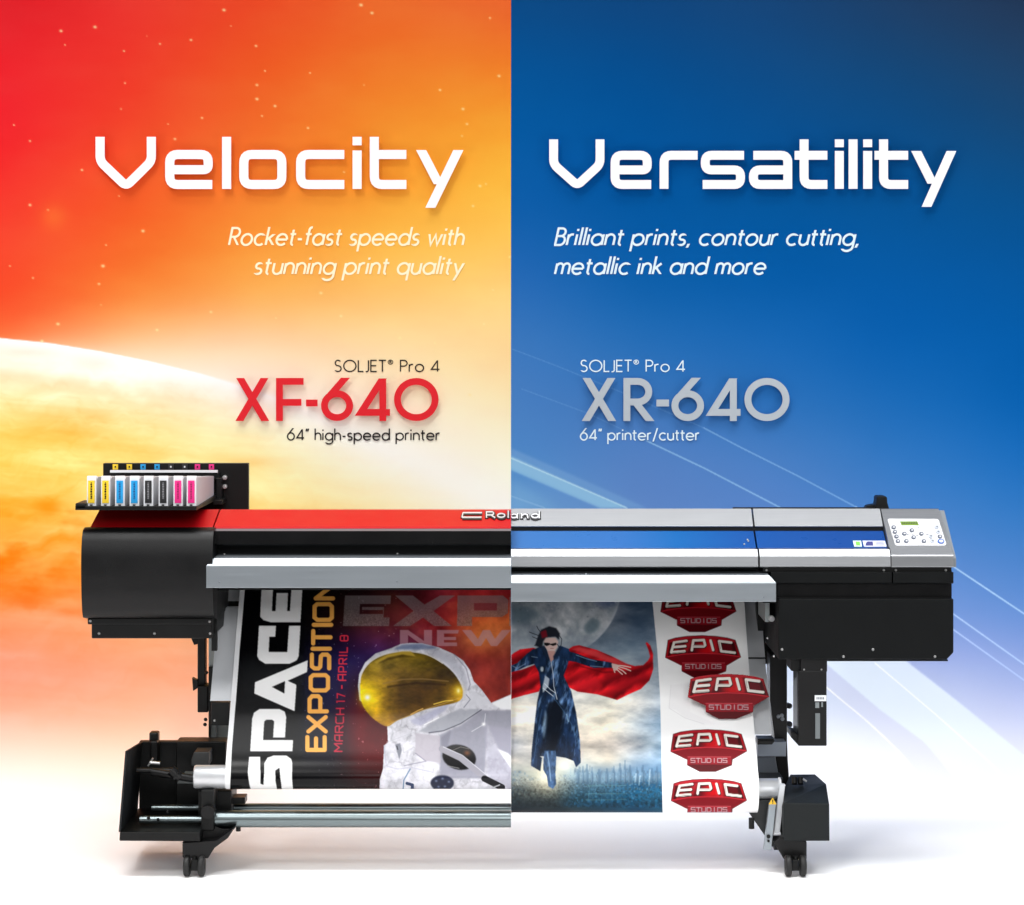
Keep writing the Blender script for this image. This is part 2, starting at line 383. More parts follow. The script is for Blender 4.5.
def paint_right():
    c = Canvas(508, -4, 1030, 860, 1.5); X, Y = c.X, c.Y
    xs = (512,640,768,896,1024)
    I = cgrid(X, Y, xs, [
        (0,  [(15,76,136),(20,73,130),(26,72,124),(34,66,106),(38,58,88)]),
        (60, [(8,84,152),(10,80,145),(18,76,134),(24,72,120),(34,68,106)]),
        (120,[(5,88,160),(6,85,155),(10,80,145),(15,77,134),(24,72,118)]),
        (200,[(14,92,168),(6,88,160),(6,86,155),(8,83,148),(10,80,140)]),
        (280,[(40,106,182),(16,96,170),(7,90,165),(7,88,162),(7,85,155)]),
        (340,[(62,121,190),(38,110,183),(25,102,178),(10,93,170),(5,88,162)]),
        (400,[(75,130,198),(68,124,192),(45,113,186),(26,103,178),(8,92,168)]),
        (460,[(80,140,206),(90,133,198),(76,127,194),(50,116,187),(26,103,178)]),
        (510,[(112,166,216),(96,136,200),(88,131,197),(70,124,191),(48,115,185)]),
        (560,[(130,170,220),(120,160,215),(112,145,205),(92,134,198),(72,124,190)]),
        (610,[(170,195,230),(170,190,230),(150,175,222),(118,148,206),(95,135,198)]),
        (650,[(230,236,248),(230,236,248),(205,218,240),(150,162,214),(128,152,208)]),
        (690,[(250,250,255),(250,250,255),(226,235,248),(200,210,238),(166,178,222)]),
        (730,[(255,255,255),(253,253,255),(240,244,252),(228,233,248),(212,217,241)]),
        (770,[(255,255,255),(255,255,255),(246,246,252),(242,241,250),(236,236,248)]),
        (810,[(255,255,255),(255,255,255),(253,253,255),(252,251,254),(250,250,254)]),
        (835,[(255,255,255)]*5),(900,[(255,255,255)]*5)])
    I = gblur(I, 24); c.I = I+(fbm(X, Y, 160, 9)-.5)[...,None]*np.array([6,5,4])
    f = lambda y: float(np.clip((800-y)/120, 0, 1))
    c.poly([(511,448),(647,508),(605,508),(511,467)], (118,164,214), .6, 1.)
    c.poly([(511,456),(627,508),(600,508),(511,470)], (150,200,230), .75, .8)
    c.line([(511,458),(560,479),(627,508)], 1.3, (190,226,242), .8)
    c.line([(511,496),(545,508)], 1.2, (160,200,232), .6)
    c.poly([(511,480),(560,508),(511,508)], (130,180,222), .4, 4)
    A = [(512,349),(557,366),(621,392),(704,428),(740,447),(798,476),(856,507),(954,567),(1026,615)]
    c.line(A[:4], .9, (110,160,212), .5); c.line(A[3:7], 1.2, (135,182,226), .8); c.line(A[6:], 1.4, (175,208,238), .9)
    B = [(522,389),(587,413),(647,441),(704,468),(781,508)]
    c.line(B[:3], .9, (110,160,212), .5); c.line(B[2:], 1.3, (150,195,232), .85)
    c.line([(952,613),(1028,667)], 1.4, (180,205,240), .9); c.line([(940,620),(1028,683)], 1.4, (178,200,240), .9)
    # broad pale swooshes at the lower right
    m = inpoly(X, Y, [(800,640),(905,660),(960,703),(1030,760),(1030,812),(1000,800),(965,790),(950,770),(924,742),(880,710),(826,664),(790,650)]).astype(float)
    m = gblur(m, 1.)*np.clip((815-Y)/70, 0, 1); c.I = c.I*(1-m[...,None]*.7)+np.array([238,249,254])*m[...,None]*.7
    m = inpoly(X, Y, [(826,664),(880,710),(924,742),(952,775),(985,815),(960,815),(945,800),(930,790),(905,757),(870,724),(826,688)]).astype(float)
    m = gblur(m, 1.)*np.clip((812-Y)/60, 0, 1); c.I = c.I*(1-m[...,None]*.42)+np.array([216,218,238])*m[...,None]*.42
    c.poly([(868,770),(888,771),(912,790),(925,808),(898,806),(880,788)], (250,250,255), .7, 2.)
    cur = smoothpoly([(820,684),(845,703),(870,724),(900,753),(920,780),(938,803),(952,815)], 6)[:-12]
    c.line([p for p in cur if p[1] < 812], 1.6, (252,253,255), .95)
    c.line([(875,663),(934,713),(988,761),(1010,783)], 1.4, (250,253,255), .9)
    c.I[c.Y > 845] = 255
    return c
prof = wall_profile()
BM = vcmat('backdrop_print', 1., .0)
xl = np.concatenate([[-3.2,-2.6,-2.1], np.arange(PX(-6,WALL), PX(511,WALL)-.002, .0034), [PX(511,WALL)]])
o = sheet('backdrop', xl, prof, paint_left(), BGAIN, BM)
setp(o, 'orange and red printed backdrop with a glowing planet, fading to white at the floor', 'backdrop', kind='structure')
xr = np.concatenate([[PX(511,WALL)], np.arange(PX(512,WALL), PX(1030,WALL), .0034), [2.1,2.6,3.2]])
o = sheet('backdrop', xr, prof, paint_right(), BGAIN, BM)
setp(o, 'blue printed backdrop with pale light streaks, fading to white at the floor', 'backdrop', kind='structure')
o = MB().box(-6,6,-3.2,WALL+.3,-.06,-.012).build('floor', mat('white_floor', (240,240,242), .6, vary=.01))
setp(o, 'plain white studio floor under the printers', 'floor', kind='structure')
# ------------------------------------------------------------------ lettering
XH = .64
def G():
    g = {}; x = XH; h = x/2
    C = lambda cx=h, r=h: arc(cx, h, r, h, 0, 360, 28)
    g['a'] = ([C(), [(x,x),(x,0)]], x); g['b'] = ([[(0,1.06),(0,0)], C()], x); g['c'] = ([arc(h,h,h,h,48,312)], x*.86)
    g['d'] = ([C(), [(x,1.06),(x,0)]], x); g['e'] = ([arc(h,h,h,h,0,318)+[], [(.02,h),(x,h)]], x)
    g['f'] = ([[(.17,0),(.17,.84)]+arc(.33,.88,.16,.16,180,85,8), [(0,x),(.36,x)]], .34)
    g['g'] = ([C(), [(x,x),(x,-.1)]+arc(h,-.1,h,.26,0,-150,14)], x)
    g['h'] = ([[(0,1.06),(0,0)], arc(.25,x-.27,.25,.27,180,0,14)+[(.5,0)]], .5)
    g['i'] = ([[(0,x),(0,0)], [(0,x+.2),(0,x+.33)]], .04); g['l'] = ([[(0.02,1.06),(0.02,0)]], .05)
    g['k'] = ([[(0,1.06),(0,0)], [(.4,x),(.02,.3)], [(.14,.38),(.46,0)]], .44)
    g['m'] = ([[(0,x),(0,0)], arc(.2,x-.22,.2,.22,180,0,12)+[(.4,0)], arc(.6,x-.22,.2,.22,180,0,12)+[(.8,0)]], .8)
    g['n'] = ([[(0,x),(0,0)], arc(.25,x-.27,.25,.27,180,0,14)+[(.5,0)]], .5)
    g['o'] = ([C()], x); g['p'] = ([[(0,x),(0,-.38)], C()], x); g['q'] = ([[(x,x),(x,-.38)], C()], x)
    g['r'] = ([[(0,x),(0,0)], arc(.22,x-.25,.22,.25,180,70,10)], .3)
    g['s'] = ([arc(.2,x*.74,.17,x*.25,40,250,12)+arc(.2,x*.25,.19,x*.25,80,-140,12)], .4)
    g['t'] = ([[(.12,.9),(.12,.2)]+arc(.26,.14,.14,.14,180,270,6), [(-.03,x),(.32,x)]], .3)
    g['u'] = ([[(0,x),(0,.25)]+arc(.25,.25,.25,.25,180,360,14)+[(.5,x)], [(.5,x),(.5,0)]], .5)
    g['w'] = ([[(0,x),(.2,0),(.4,x*.95),(.6,0),(.8,x)]], .8)
    g['y'] = ([[(0,x),(.26,.04)], [(.52,x),(.13,-.38)]], .52)
    g['-'] = ([[(0,.34),(.26,.34)]], .26); g[','] = ([[(.06,.07),(0,-.16)]], .08); g['/'] = ([[(0,-.14),(.38,1.1)]], .38)
    g['"'] = ([[(.05,1.05),(0,.8)], [(.2,1.05),(.15,.8)]], .2)
    g['®'] = ([arc(.19,.84,.19,.19,0,360,18), [(.13,.74),(.13,.94),(.22,.94),(.25,.89),(.2,.84)], [(.19,.84),(.26,.74)]], .38)
    g['S'] = ([arc(.27,.76,.21,.24,35,255,16)+arc(.27,.26,.25,.26,82,-145,16)], .54)
    g['O'] = ([arc(.48,.5,.48,.5,0,360,40)], .96); g['L'] = ([[(0,1),(0,0),(.4,0)]], .33)
    g['J'] = ([[(.28,1),(.28,.22)]+arc(.12,.16,.16,.18,0,-110,10)], .28); g['E'] = ([[(.46,1),(0,1),(0,0),(.46,0)], [(0,.52),(.42,.52)]], .44)
    g['T'] = ([[(0,1),(.56,1)], [(.28,1),(.28,0)]], .54); g['P'] = ([[(0,0),(0,1),(.24,1)]+arc(.26,.74,.26,.26,90,-90,14)+[(.2,.48)], [(.22,.48),(0,.48)]], .5)
    g['R'] = ([[(0,0),(0,1),(.24,1)]+arc(.26,.74,.26,.26,90,-90,14)+[(.2,.48)], [(.22,.48),(0,.48)], [(.2,.48),(.55,0)]], .54)
    g['B'] = ([[(0,0),(0,1),(.22,1)]+arc(.24,.77,.22,.23,90,-90,12)+[(.2,.54)], [(.24,.54),(0,.54)], [(.24,.54)]+arc(.26,.27,.26,.27,90,-90,12)+[(.2,0)], [(.22,0),(-.05,0)]], .5)
    g['X'] = ([[(.02,1),(.7,0)], [(.68,1),(0,0)]], .72); g['F'] = ([[(.55,1),(0,1),(0,0)], [(0,.47),(.5,.47)]], .55)
    g['6'] = ([arc(.3,.33,.3,.33,0,360,32), [(.5,1.1),(.05,.5)]], .62)
    g['4'] = ([[(.5,0),(.5,.99)], [(.5,.99),(.02,.2),(.66,.2)]], .66); g['0'] = ([arc(.42,.5,.42,.5,0,360,40)], .86)
    g[' '] = ([], .22)
    return g
GL = G()
def text_strokes(txt, x0, x1, base, cap, slant=0., gap=.19):
    x = 0; out = []
    for ch in txt:
        st, w = GL[ch]; out.append([[(px+x+slant*py, py) for px, py in s] for s in st]); x += w+gap
    tot = x-gap; sx = (x1-x0)/(tot*cap)
    return [[[(x0+px*cap*sx, base-py*cap) for px, py in s] for s in L] for L in out]
T_WHITE = mat('white_lettering', (250,250,252), .6, vary=.0, spec=.2)
T_CREAM = mat('cream_lettering', (255,243,205), .6, vary=.0, spec=.2)
T_PALE = mat('pale_lettering', (222,240,248), .6, vary=.0, spec=.2)
T_BLACK = mat('black_lettering', (28,22,22), .6, spec=.2)
T_RED = mat('red_lettering', (220,20,34), .5, vary=.0, spec=.3)
T_GREY = mat('grey_lettering', (178,187,195), .5, vary=.01, spec=.3)
def flatline(txt, x0, x1, base, cap, w, m, label, slant=0.):
    y = WALL-.0016; L = text_strokes(txt, x0, x1, base, cap, slant); e = empty('text_lettering', P(x0, base, WALL-.001), label, 'lettering')
    i = 0
    for wd in txt.split(' '):
        ws = strokes_obj('word', [s for l, ch in zip(L[i:i+len(wd)], wd) for s in l if ch != '®'], w, y, WALL-.0006, m, e)
        for l, ch in zip(L[i:i+len(wd)], wd):
            if ch == '®': strokes_obj('registered_mark', l, w*.55, y, WALL-.0006, m, ws)
        i += len(wd)+1
flatline('Rocket-fast speeds with', 229, 462.5, 245, 17.0, 2.2, T_CREAM, 'cream italic text line reading Rocket-fast speeds with', .22)
flatline('stunning print quality', 254, 461.5, 274, 17.0, 2.2, T_CREAM, 'cream italic text line reading stunning print quality', .22)
flatline('Brilliant prints, contour cutting,', 555, 857.5, 245, 16.6, 2.2, T_PALE, 'pale italic line of text reading Brilliant prints, contour cutting', .22)
flatline('metallic ink and more', 555, 764, 274, 16.6, 2.2, T_PALE, 'pale italic line of text reading metallic ink and more', .22)
flatline('SOLJET® Pro 4', 334.5, 439.5, 371.5, 11.2, 1.2, T_BLACK, 'small black text reading SOLJET Pro 4 above the red number')
flatline('64" high-speed printer', 287.5, 439.5, 440, 10.8, 1.3, T_BLACK, 'small black text reading 64 inch high-speed printer under the red number')
flatline('SOLJET® Pro 4', 580.5, 685, 371.5, 11.2, 1.25, T_PALE, 'small pale text reading SOLJET Pro 4 above the grey number')
flatline('64" printer/cutter', 580.5, 699, 440, 10.8, 1.35, T_PALE, 'small pale text reading 64 inch printer/cutter under the grey number')
def raised(name, letters, w, m, label, stand, th, words=None):
    yf = WALL-stand-th
    e = empty(name, P(letters[0][0][0][0], letters[0][0][0][1], WALL-stand), label, 'lettering')
    for st in letters: strokes_obj('letter', st, w, yf, WALL-stand, m, e)
def q(pts, sc, ox, oy): return [(x/sc+ox, y/sc+oy) for x, y in pts]
s1 = lambda *paths, r=10: [fillet(q(p, 2.4976, 80, 120), r/2.4976) for p in paths]
vel = [s1([(50,42),(50,103),(115,165),(178,103),(178,42)], r=14),
       s1([(330,161),(224,161),(224,86),(320,86),(320,124),(295,124)], [(300,124),(220,124)], r=20),
       s1([(366,42),(366,172)]),
       s1([(456,161),(409,161),(409,86),(504,86),(504,161),(456,161)], r=20),
       s1([(660,161),(551,161),(551,86),(660,86)], r=20),
       s1([(692,76),(692,172)], [(692,42),(692,63)]),
       s1([(735,42),(735,161),(815,161)], [(727,86),(815,86)], r=20),
       s1([(852,75),(896,160)], [(945,75),(875,219)])]
raised('headline_lettering', vel, 9.0, T_WHITE, 'large white raised word Velocity on the orange backdrop', .026, .006)
s2 = lambda *paths, r=10: [fillet(q(p, 2.3273, 530, 120), r/2.3273) for p in paths]
ver = [s2([(55,45),(55,103),(110,152),(163,103),(163,45)], r=12),
       s2([(282,150),(198,150),(198,82),(273,82),(273,116),(250,116)], [(255,116),(194,116)], r=17),
       s2([(312,160),(312,82),(390,82)], r=17),
       s2([(498,82),(408,82),(408,116),(490,116),(490,150),(402,150)], r=15),
       s2([(520,82),(600,82),(600,160)], [(599,150),(520,150),(520,116),(598,116)], r=16),
       s2([(638,45),(638,150),(692,150)], [(616,82),(692,82)], r=17),
       s2([(720,72),(720,160)], [(720,45),(720,63)]),
       s2([(752,45),(752,160)]),
       s2([(786,72),(786,160)], [(786,45),(786,63)]),
       s2([(823,45),(823,150),(880,150)], [(802,82),(880,82)], r=17),
       s2([(899,72),(937,148)], [(981,72),(923,202)])]
raised('headline_lettering', ver, 8.8, T_WHITE, 'large white raised word Versatility on the blue backdrop', .026, .006)
def bignum(txt, xs, m, label, w, top, bot):
    L = []
    for ch, (a, b) in zip(txt, xs):
        st, wd = GL[ch]; pts = [p for s in st for p in s]; mn = min(p[0] for p in pts); mx = max(p[0] for p in pts)
        hw = w/2; y0, y1 = bot-(0 if ch in 'XFR4' else hw), top+(0 if ch in 'X4' else hw)
        k = .8 if ch == 'X' else (0 if ch == '-' else hw)
        if ch == '4': k = 1
        L.append([[(a+k+(p[0]-mn)/(mx-mn)*(b-a-(k if ch == 'F' else 2*k)), (y0-(p[1])*(y0-y1)) if ch != '-' else 403.) for p in s] for s in st])
    raised('model_number_lettering', L, w, m, label, .018, .005)
X1 = [(238.5,266),(276,303.5),(306,317.5),(321,353),(360,391),(394,438.5)]
bignum('XF-640', X1, T_RED, 'large red raised characters XF-640 on the pale part of the backdrop', 6.8, 378, 421)
X2 = [(585,613),(623.5,653.5),(656.5,669),(671.5,704),(711,741.5),(744.5,789.5)]
bignum('XR-640', X2, T_GREY, 'large grey raised characters XR-640 on the blue backdrop', 6.8, 378, 421)
# ------------------------------------------------------------------ printed media hanging from the printers
def sheet_profile(keys, yc, zc, r):
    pys = np.arange(keys[0][0], keys[-1][0]+.01, .45); k = np.array(keys, float)
    ys = np.interp(pys, k[:,0], k[:,1]); ys = gblur(ys[:,None,None], 14)[:,0,0]
    ys[-12:] = np.linspace(ys[-12], keys[-1][1], 12)
    out = []
    for p, y in zip(pys, ys):
        for _ in range(4):
            dz = PZ(p, y)-zc
            if dz < r: y = min(y, yc-math.sqrt(max(0, r*r-max(0, dz)**2)))
        out.append((y, PZ(p, y)))
    yy = np.array([o_[0] for o_ in out]); yy = gblur(np.concatenate([yy, np.full(30, yc-r)])[:,None,None], 5)[:len(out),0,0]
    out = [(float(y), PZ(p, y)) for p, y in zip(pys, yy)]
    out += [(yc-r*math.sin(t), zc+r*math.cos(t)) for t in np.linspace(math.pi/2, math.pi*1.45, 90)]
    return out
RL, YL, ZL = .037, .037, .285
RR, YR, ZR = .072, .072, .243
profL = sheet_profile([(566,.42),(588,.386),(620,.315),(650,.25),(700,.148),(750,.043),(764,.013),(330+(ZC-ZL)/K,0)], YL, ZL, RL)
profR = sheet_profile([(580,.50),(602,.44),(650,.34),(700,.215),(750,.08),(780,.012),(330+(ZC-ZR)/K,0)], YR, ZR, RR)
def paint_space():
    c = Canvas(216, 560, 516, 806, 4); X, Y = c.X, c.Y
    I = cgrid(X, Y, (300,330,360,400,440,480,512), [
        (575,[(2,2,4),(6,4,6),(18,10,14),(55,22,30),(120,32,44),(190,40,60),(215,45,70)]),
        (600,[(3,3,5),(28,14,12),(40,14,18),(70,18,26),(150,40,52),(215,55,50),(205,60,60)]),
        (622,[(4,4,8),(34,16,16),(64,20,24),(90,24,36),(170,40,46),(232,110,54),(240,120,60)]),
        (640,[(6,6,14),(22,16,40),(70,26,66),(92,34,60),(150,50,60),(215,120,60),(150,70,50)]),
        (660,[(8,8,22),(26,22,72),(44,30,96),(60,40,90),(120,44,44),(160,50,42),(130,46,38)]),
        (690,[(8,10,30),(22,20,66),(60,16,44),(90,20,24),(120,36,30),(150,46,34),(165,50,38)]),
        (720,[(6,8,26),(24,16,46),(110,10,22),(80,10,14),(110,30,26),(120,34,28),(150,44,34)]),
        (750,[(6,8,22),(18,12,32),(92,6,12),(90,6,10),(90,20,20),(100,30,26),(120,34,28)]),
        (775,[(4,4,6),(8,6,10),(40,6,8),(50,4,6),(50,10,10),(60,14,12),(60,16,14)]),
        (806,[(2,2,3),(4,3,5),(20,3,4),(24,2,3),(20,4,4),(20,4,4),(20,4,4)])])
    n = fbm(X, Y, 42, 4, 6)-.5; n2 = fbm(X+90, Y*1.3, 30, 8, 5)-.5
    wgt = np.clip((X-330)/90, 0, 1)
    I = gblur(I, 12)*(1+n[...,None]*np.array([1.2,1.6,1.6])*(.25+wgt[...,None]))+np.clip(n2,0,1)[...,None]*np.array([150,120,40])*(wgt*np.clip((670-Y)/50,0,1))[...,None]
    c.I = np.clip(I, 0, 255)
    sp = (fbm(X, Y, 2.2, 55, 2) > .86) & (X > 300) & (X < 400); c.I[sp] += 60
    # black strip + white border follow the sheet's edge
    b = np.clip((306-X)/10, 0, 1)[...,None]; c.I = c.I*(1-b)+np.array([3,3,5])*b
    s = 6.827
    r1 = lambda pts: [(x/s+225, y/s+580) for x, y in pts]
    r2 = lambda pts: [(x/s+225, y/s+690) for x, y in pts]
    W_ = lambda x, y: np.stack([245+0*x]*3, -1)
    c.poly(r1([(254,-40),(240,250),(262,274),(312,288),(515,288),(534,-40),(460,-40),(443,212),(320,212),(333,-40)]), W_)
    c.poly(r1([(352,88),(430,88),(424,230),(344,230)]), W_)
    c.poly(r1([(232,313),(220,520),(232,545),(275,572),(440,572),(490,548),(503,520),(515,313),(437,313),(425,492),(298,492),(303,388),(343,388),(348,313)]), W_)
    c.poly(r1([(565,548),(205,698),(200,775),(475,896),(487,715),(428,688),(560,628)]), W_)
    c.poly(r1([(320,730),(410,690),(405,775)]), (3,3,4))
    c.poly(r2([(172,418),(185,195),(198,155),(235,130),(372,130),(408,148),(418,185),(410,325),(328,325),(335,215),(322,203),(282,203),(268,215),(260,342),(465,342),(460,418)]), W_)
    W2 = (242,242,242)
    c.poly(r2([(165,455),(240,455),(243,640),(262,647),(268,560),(268,500),(290,462),(330,448),(420,448),(452,470),(460,500),(457,600),(475,780),(200,780),(165,640),(155,560)]), W2)
    c.poly(r2([(345,620),(343,550),(372,530),(378,600),(400,780),(375,780)]), (3,3,4))
    # rotated techno lettering
    def rot(ch, ya, yb, xb, H, w, col):
        A = {'E':[[(1,1),(0,1),(0,0),(1,0)],[(0,.5),(.9,.5)]],'X':[[(0,1),(1,0)],[(0,0),(1,1)]],'P':[[(0,0),(0,1),(.8,1),(1,.85),(1,.5),(.85,.38),(0,.38)]],
             'O':[[(.15,0),(0,.15),(0,.85),(.15,1),(.85,1),(1,.85),(1,.15),(.85,0),(.15,0)]],'S':[[(1,1),(.15,1),(0,.85),(0,.62),(.12,.52),(.88,.48),(1,.38),(1,.12),(.85,0),(0,0)]],
             'I':[[(.5,0),(.5,1)]],'T':[[(0,1),(1,1)],[(.5,1),(.5,0)]],'N':[[(0,0),(0,1),(1,0),(1,1)]],'M':[[(0,0),(0,1),(.5,.35),(1,1),(1,0)]],
             'A':[[(0,0),(0,.8),(.2,1),(1,1),(1,0)],[(0,.4),(1,.4)]],'R':[[(0,0),(0,1),(.85,1),(1,.85),(1,.5),(0,.5)],[(.5,.5),(1,0)]],
             'C':[[(1,1),(.2,1),(0,.85),(0,.15),(.2,0),(1,0)]],'H':[[(0,0),(0,1)],[(1,0),(1,1)],[(0,.5),(1,.5)]],'1':[[(.2,1),(.6,1),(.6,0)]],
             '7':[[(0,1),(1,1),(.4,0)]],'L':[[(0,1),(0,0),(1,0)]],'8':[[(.15,0),(0,.15),(0,.85),(.15,1),(.85,1),(1,.85),(1,.15),(.85,0),(.15,0)],[(0,.5),(1,.5)]],'-':[[(0,.45),(1,.45)]]}
        h = w/2
        for st in A[ch]:
            c.line([(xb-h-v*(H-w), yb-h-u*(yb-ya-w)) for u, v in st], w, col, 1., .5)
    OR = (250,178,84)
    for ch, ya, yb in (('E',735,752),('X',715,733.5),('P',694,713.4),('O',673,692.5),('S',652.5,670.5),('I',647,650.5),('T',629,645.5),('I',623,626.6),('O',602,622),('N',583,600.5)):
        rot(ch, ya, yb, 326.8+(743-(ya+yb)/2)*.055, 21.5, 4.2, (lambda x, y: np.stack([250+0*x,178+0*x,84+0*x],-1)))
    RD = (196,36,62)
    for ch, ya, yb in (('M',743,752),('A',734.5,741.5),('R',725.5,733),('C',716.5,724),('H',707.8,715),('1',699.5,703.5),('7',693,698.5),('-',685,689),('A',674,681),('P',666,672.5),('R',658,664.5),('I',654.5,656.5),('L',647,653),('8',635,641.5)):
        rot(ch, ya, yb, 342.8+(743-(ya+yb)/2)*.055, 8.8, 1.3, (226,50,72) if yb < 690 else RD)
    # translucent headline EXP / NEW
    gn = (fbm(X, Y, 1.6, 91, 2)-.5)*70
    def GW(x, y): 
        a = np.clip((626-y)/32, 0, 1); return np.stack([128+30*a, 120+32*a, 118+36*a], -1)+((vnoise(x, y, .8, 5)-.5)*75*(1-a))[...,None]
    def PK(x, y): return np.stack([196+0*x, 150+0*x, 160+0*x], -1)
    for pts in ([(345,595.5),(391,595.5),(390.5,604),(360,604),(359.5,614),(383,614),(383,610),(362,610),(362,607),(384,607),(383.5,617.5),(389.5,617.5),(389,626),(343,626)],
                [(395,595.5),(413,595.5),(424.5,604.5),(440,595.5),(455,595.5),(433.5,611),(452,626),(434,626),(423,617.5),(410,626),(393,626),(413.5,611)],
                [(457.5,595.5),(503,595.5),(508.5,600),(508,613),(502,617),(472,617),(472,626),(457,626)],[(509.6,597),(516,597),(516,626),(509.2,626)]):
        c.poly(pts, GW, .62)
    c.poly([(474,603),(497,603),(497,610.5),(474,610.5)], (150,30,44), .55)
    for pts in ([(400,646),(400,630),(408,630),(424,641),(424,630),(432,630),(432,646),(423,646),(408,635),(408,646)],
                [(437,630),(459,630),(458,633.5),(444,633.5),(444,637),(456,637),(456,640),(444,640),(444,642.5),(457,642.5),(457,646),(437,646)],
                [(462,630),(471,630),(478,639),(483,630),(490,630),(495,639),(502,630),(511,630),(497,646),(491,646),(486,638),(481,646),(475,646)]):
        c.poly(pts, PK, .66)
    # ---- astronaut
    k = 6.321
    r3 = lambda pts: [(x/k+350, y/k+580) for x, y in pts]
    r4 = lambda pts: [(x/k+350, y/k+690) for x, y in pts]
    def suit(x, y):
        n = fbm(x, y, 9, 61, 5); n2 = fbm(x+y*.6, y-x*.5, 5, 70, 4)
        rg = 1-np.abs(fbm(x*1.0+y*.35, y*.8-x*.2, 15, 83, 4)-.5)*2; rg2 = np.abs(fbm(x-y*.5, y+x*.4, 8, 87, 4)-.5); v = 224+(n-.5)*64+(n2-.5)*30-np.clip(rg-.84, 0, 1)*190-np.clip(.05-rg2, 0, 1)*300; return np.stack([v-4, v-5, v+3], -1).clip(0, 255)
    c.poly(r3([(50,670),(58,595),(95,522),(160,465),(262,430),(320,405),(380,398),(455,400),(560,425),(650,465),(715,508),(758,570),(782,640),(830,690),(892,775),(895,930),(300,930),(60,760)]), suit)
    c.poly(r3([(270,440),(330,408),(450,402),(560,428),(500,440),(380,440)]), (96,112,150), .75, .8)
    c.poly(r3([(455,430),(560,440),(650,480),(720,560),(745,640),(735,720),(700,640),(640,560),(560,490)]), (172,172,186), .6, 1.0)
    c.line(r3([(660,470),(735,560),(760,660),(740,720)]), 1.2, (120,120,138), .6, 1.)
    c.poly(r4([(235,225),(240,330),(215,350),(208,500),(188,565),(184,760),(1040,760),(1040,20),(890,82),(760,0),(500,80)]), suit)
    c.poly(r4([(560,285),(700,222),(820,128),(1040,128),(1040,480),(945,390),(870,215),(850,560),(570,560)]), (146,146,160), .88, .9)
    c.poly(r4([(575,300),(640,250),(615,380),(580,380)]), (120,120,136), .6, .8)
    c.poly(r4([(850,220),(1040,250),(1040,640),(870,560)]), (168,166,184), .6, 1.2)
    c.poly(r4([(430,262),(560,180),(700,115),(830,120),(700,212),(575,268),(500,275)]), (164,166,176), .85, .7)
    c.poly(r4([(380,190),(480,150),(560,110),(640,80),(600,130),(450,225),(400,215)]), (176,176,204), .7, .8)
    c.line(r4([(470,220),(560,175)]), 1.1, (250,250,252), .9)
    c.line(r4([(500,270),(590,258),(700,212),(830,125)]), 1.0, (70,70,84), .8, .8)
    c.line(r4([(770,262),(850,215),(856,150)]), .8, (225,225,235), .7); c.glow(*r4([(845,216)])[0], 1.8, 1.8, (255,255,255), 1.)
    c.poly(r4([(415,272),(568,290),(572,462),(480,448),(412,400)]), (186,180,190), .9, .5)
    c.line(r4([(345,478),(480,450),(415,400)]), 1., (120,118,135), .6, .8)
    c.line(r4([(232,330),(420,262)]), .8, (190,190,200), .6); c.line(r4([(215,352),(230,480),(300,500),(390,490),(520,520)]), .9, (178,178,196), .8, .8)
    c.poly(r4([(285,345),(318,335),(328,380),(312,440),(300,400)]), (120,122,134), .9, .4)
    c.line(r4([(296,355),(302,375)]), 1.2, (50,50,60), .8)
    c.line(r4([(380,500),(340,570),(335,640)]), 1.3, (70,105,140), .7, .6); c.line(r4([(360,590),(395,600),(392,640)]), 3, (36,50,86), .9)
    c.ell(*r4([(690,425)])[0], 108/k, 78/k, (16,15,18), 1, .5, .25)
    c.line(r4([(640,385),(700,360),(750,372)]), .8, (120,116,110), .8); c.glow(*r4([(740,398)])[0], 3.2, 2.6, (120,70,40), .9); c.line(r4([(620,480),(690,495)]), .8, (150,150,150), .8)
    c.line(r4([(580,372),(700,430),(860,560)]), 6.2, (158,156,166), 1, .5); c.line(r4([(590,360),(710,412),(875,548)]), .8, (215,215,225), .8)
    c.line(r4([(850,560),(960,615)]), 6.4, (22,22,26), 1, .5); c.line(r4([(900,618),(945,600)]), 1.3, (190,190,196), .9)
    c.ell(*r4([(583,588)])[0], 74/k, 50/k, (38,42,62), 1, .5)
    for a, b in ((545,575),(585,560),(625,580),(600,610),(560,612)): c.glow(*r4([(a,b)])[0], 1.3, 1.1, (120,130,160), .8)
    c.poly(r4([(930,370),(1000,400),(1040,440),(1040,520),(1000,470)]), (252,252,255), .9, .6)
    c.poly(r4([(895,84),(1040,20),(1040,128),(950,118)]), (246,246,248), .95, .6)
    c.poly(r4([(700,110),(740,50),(770,0),(870,60),(890,90),(800,105),(730,130)]), (214,214,222), .8, .8)
    c.line(r4([(735,30),(760,60),(720,110)]), .9, (110,110,125), .7, .7)
    # visor
    V = smoothpoly(r3([(64,650),(78,585),(125,522),(200,478),(300,455),(400,455),(500,478),(600,538),(672,610),(712,700),(690,765),(560,800),(462,822),(380,858),(300,888),(235,925),(165,890),(108,835),(72,765)]), 6)
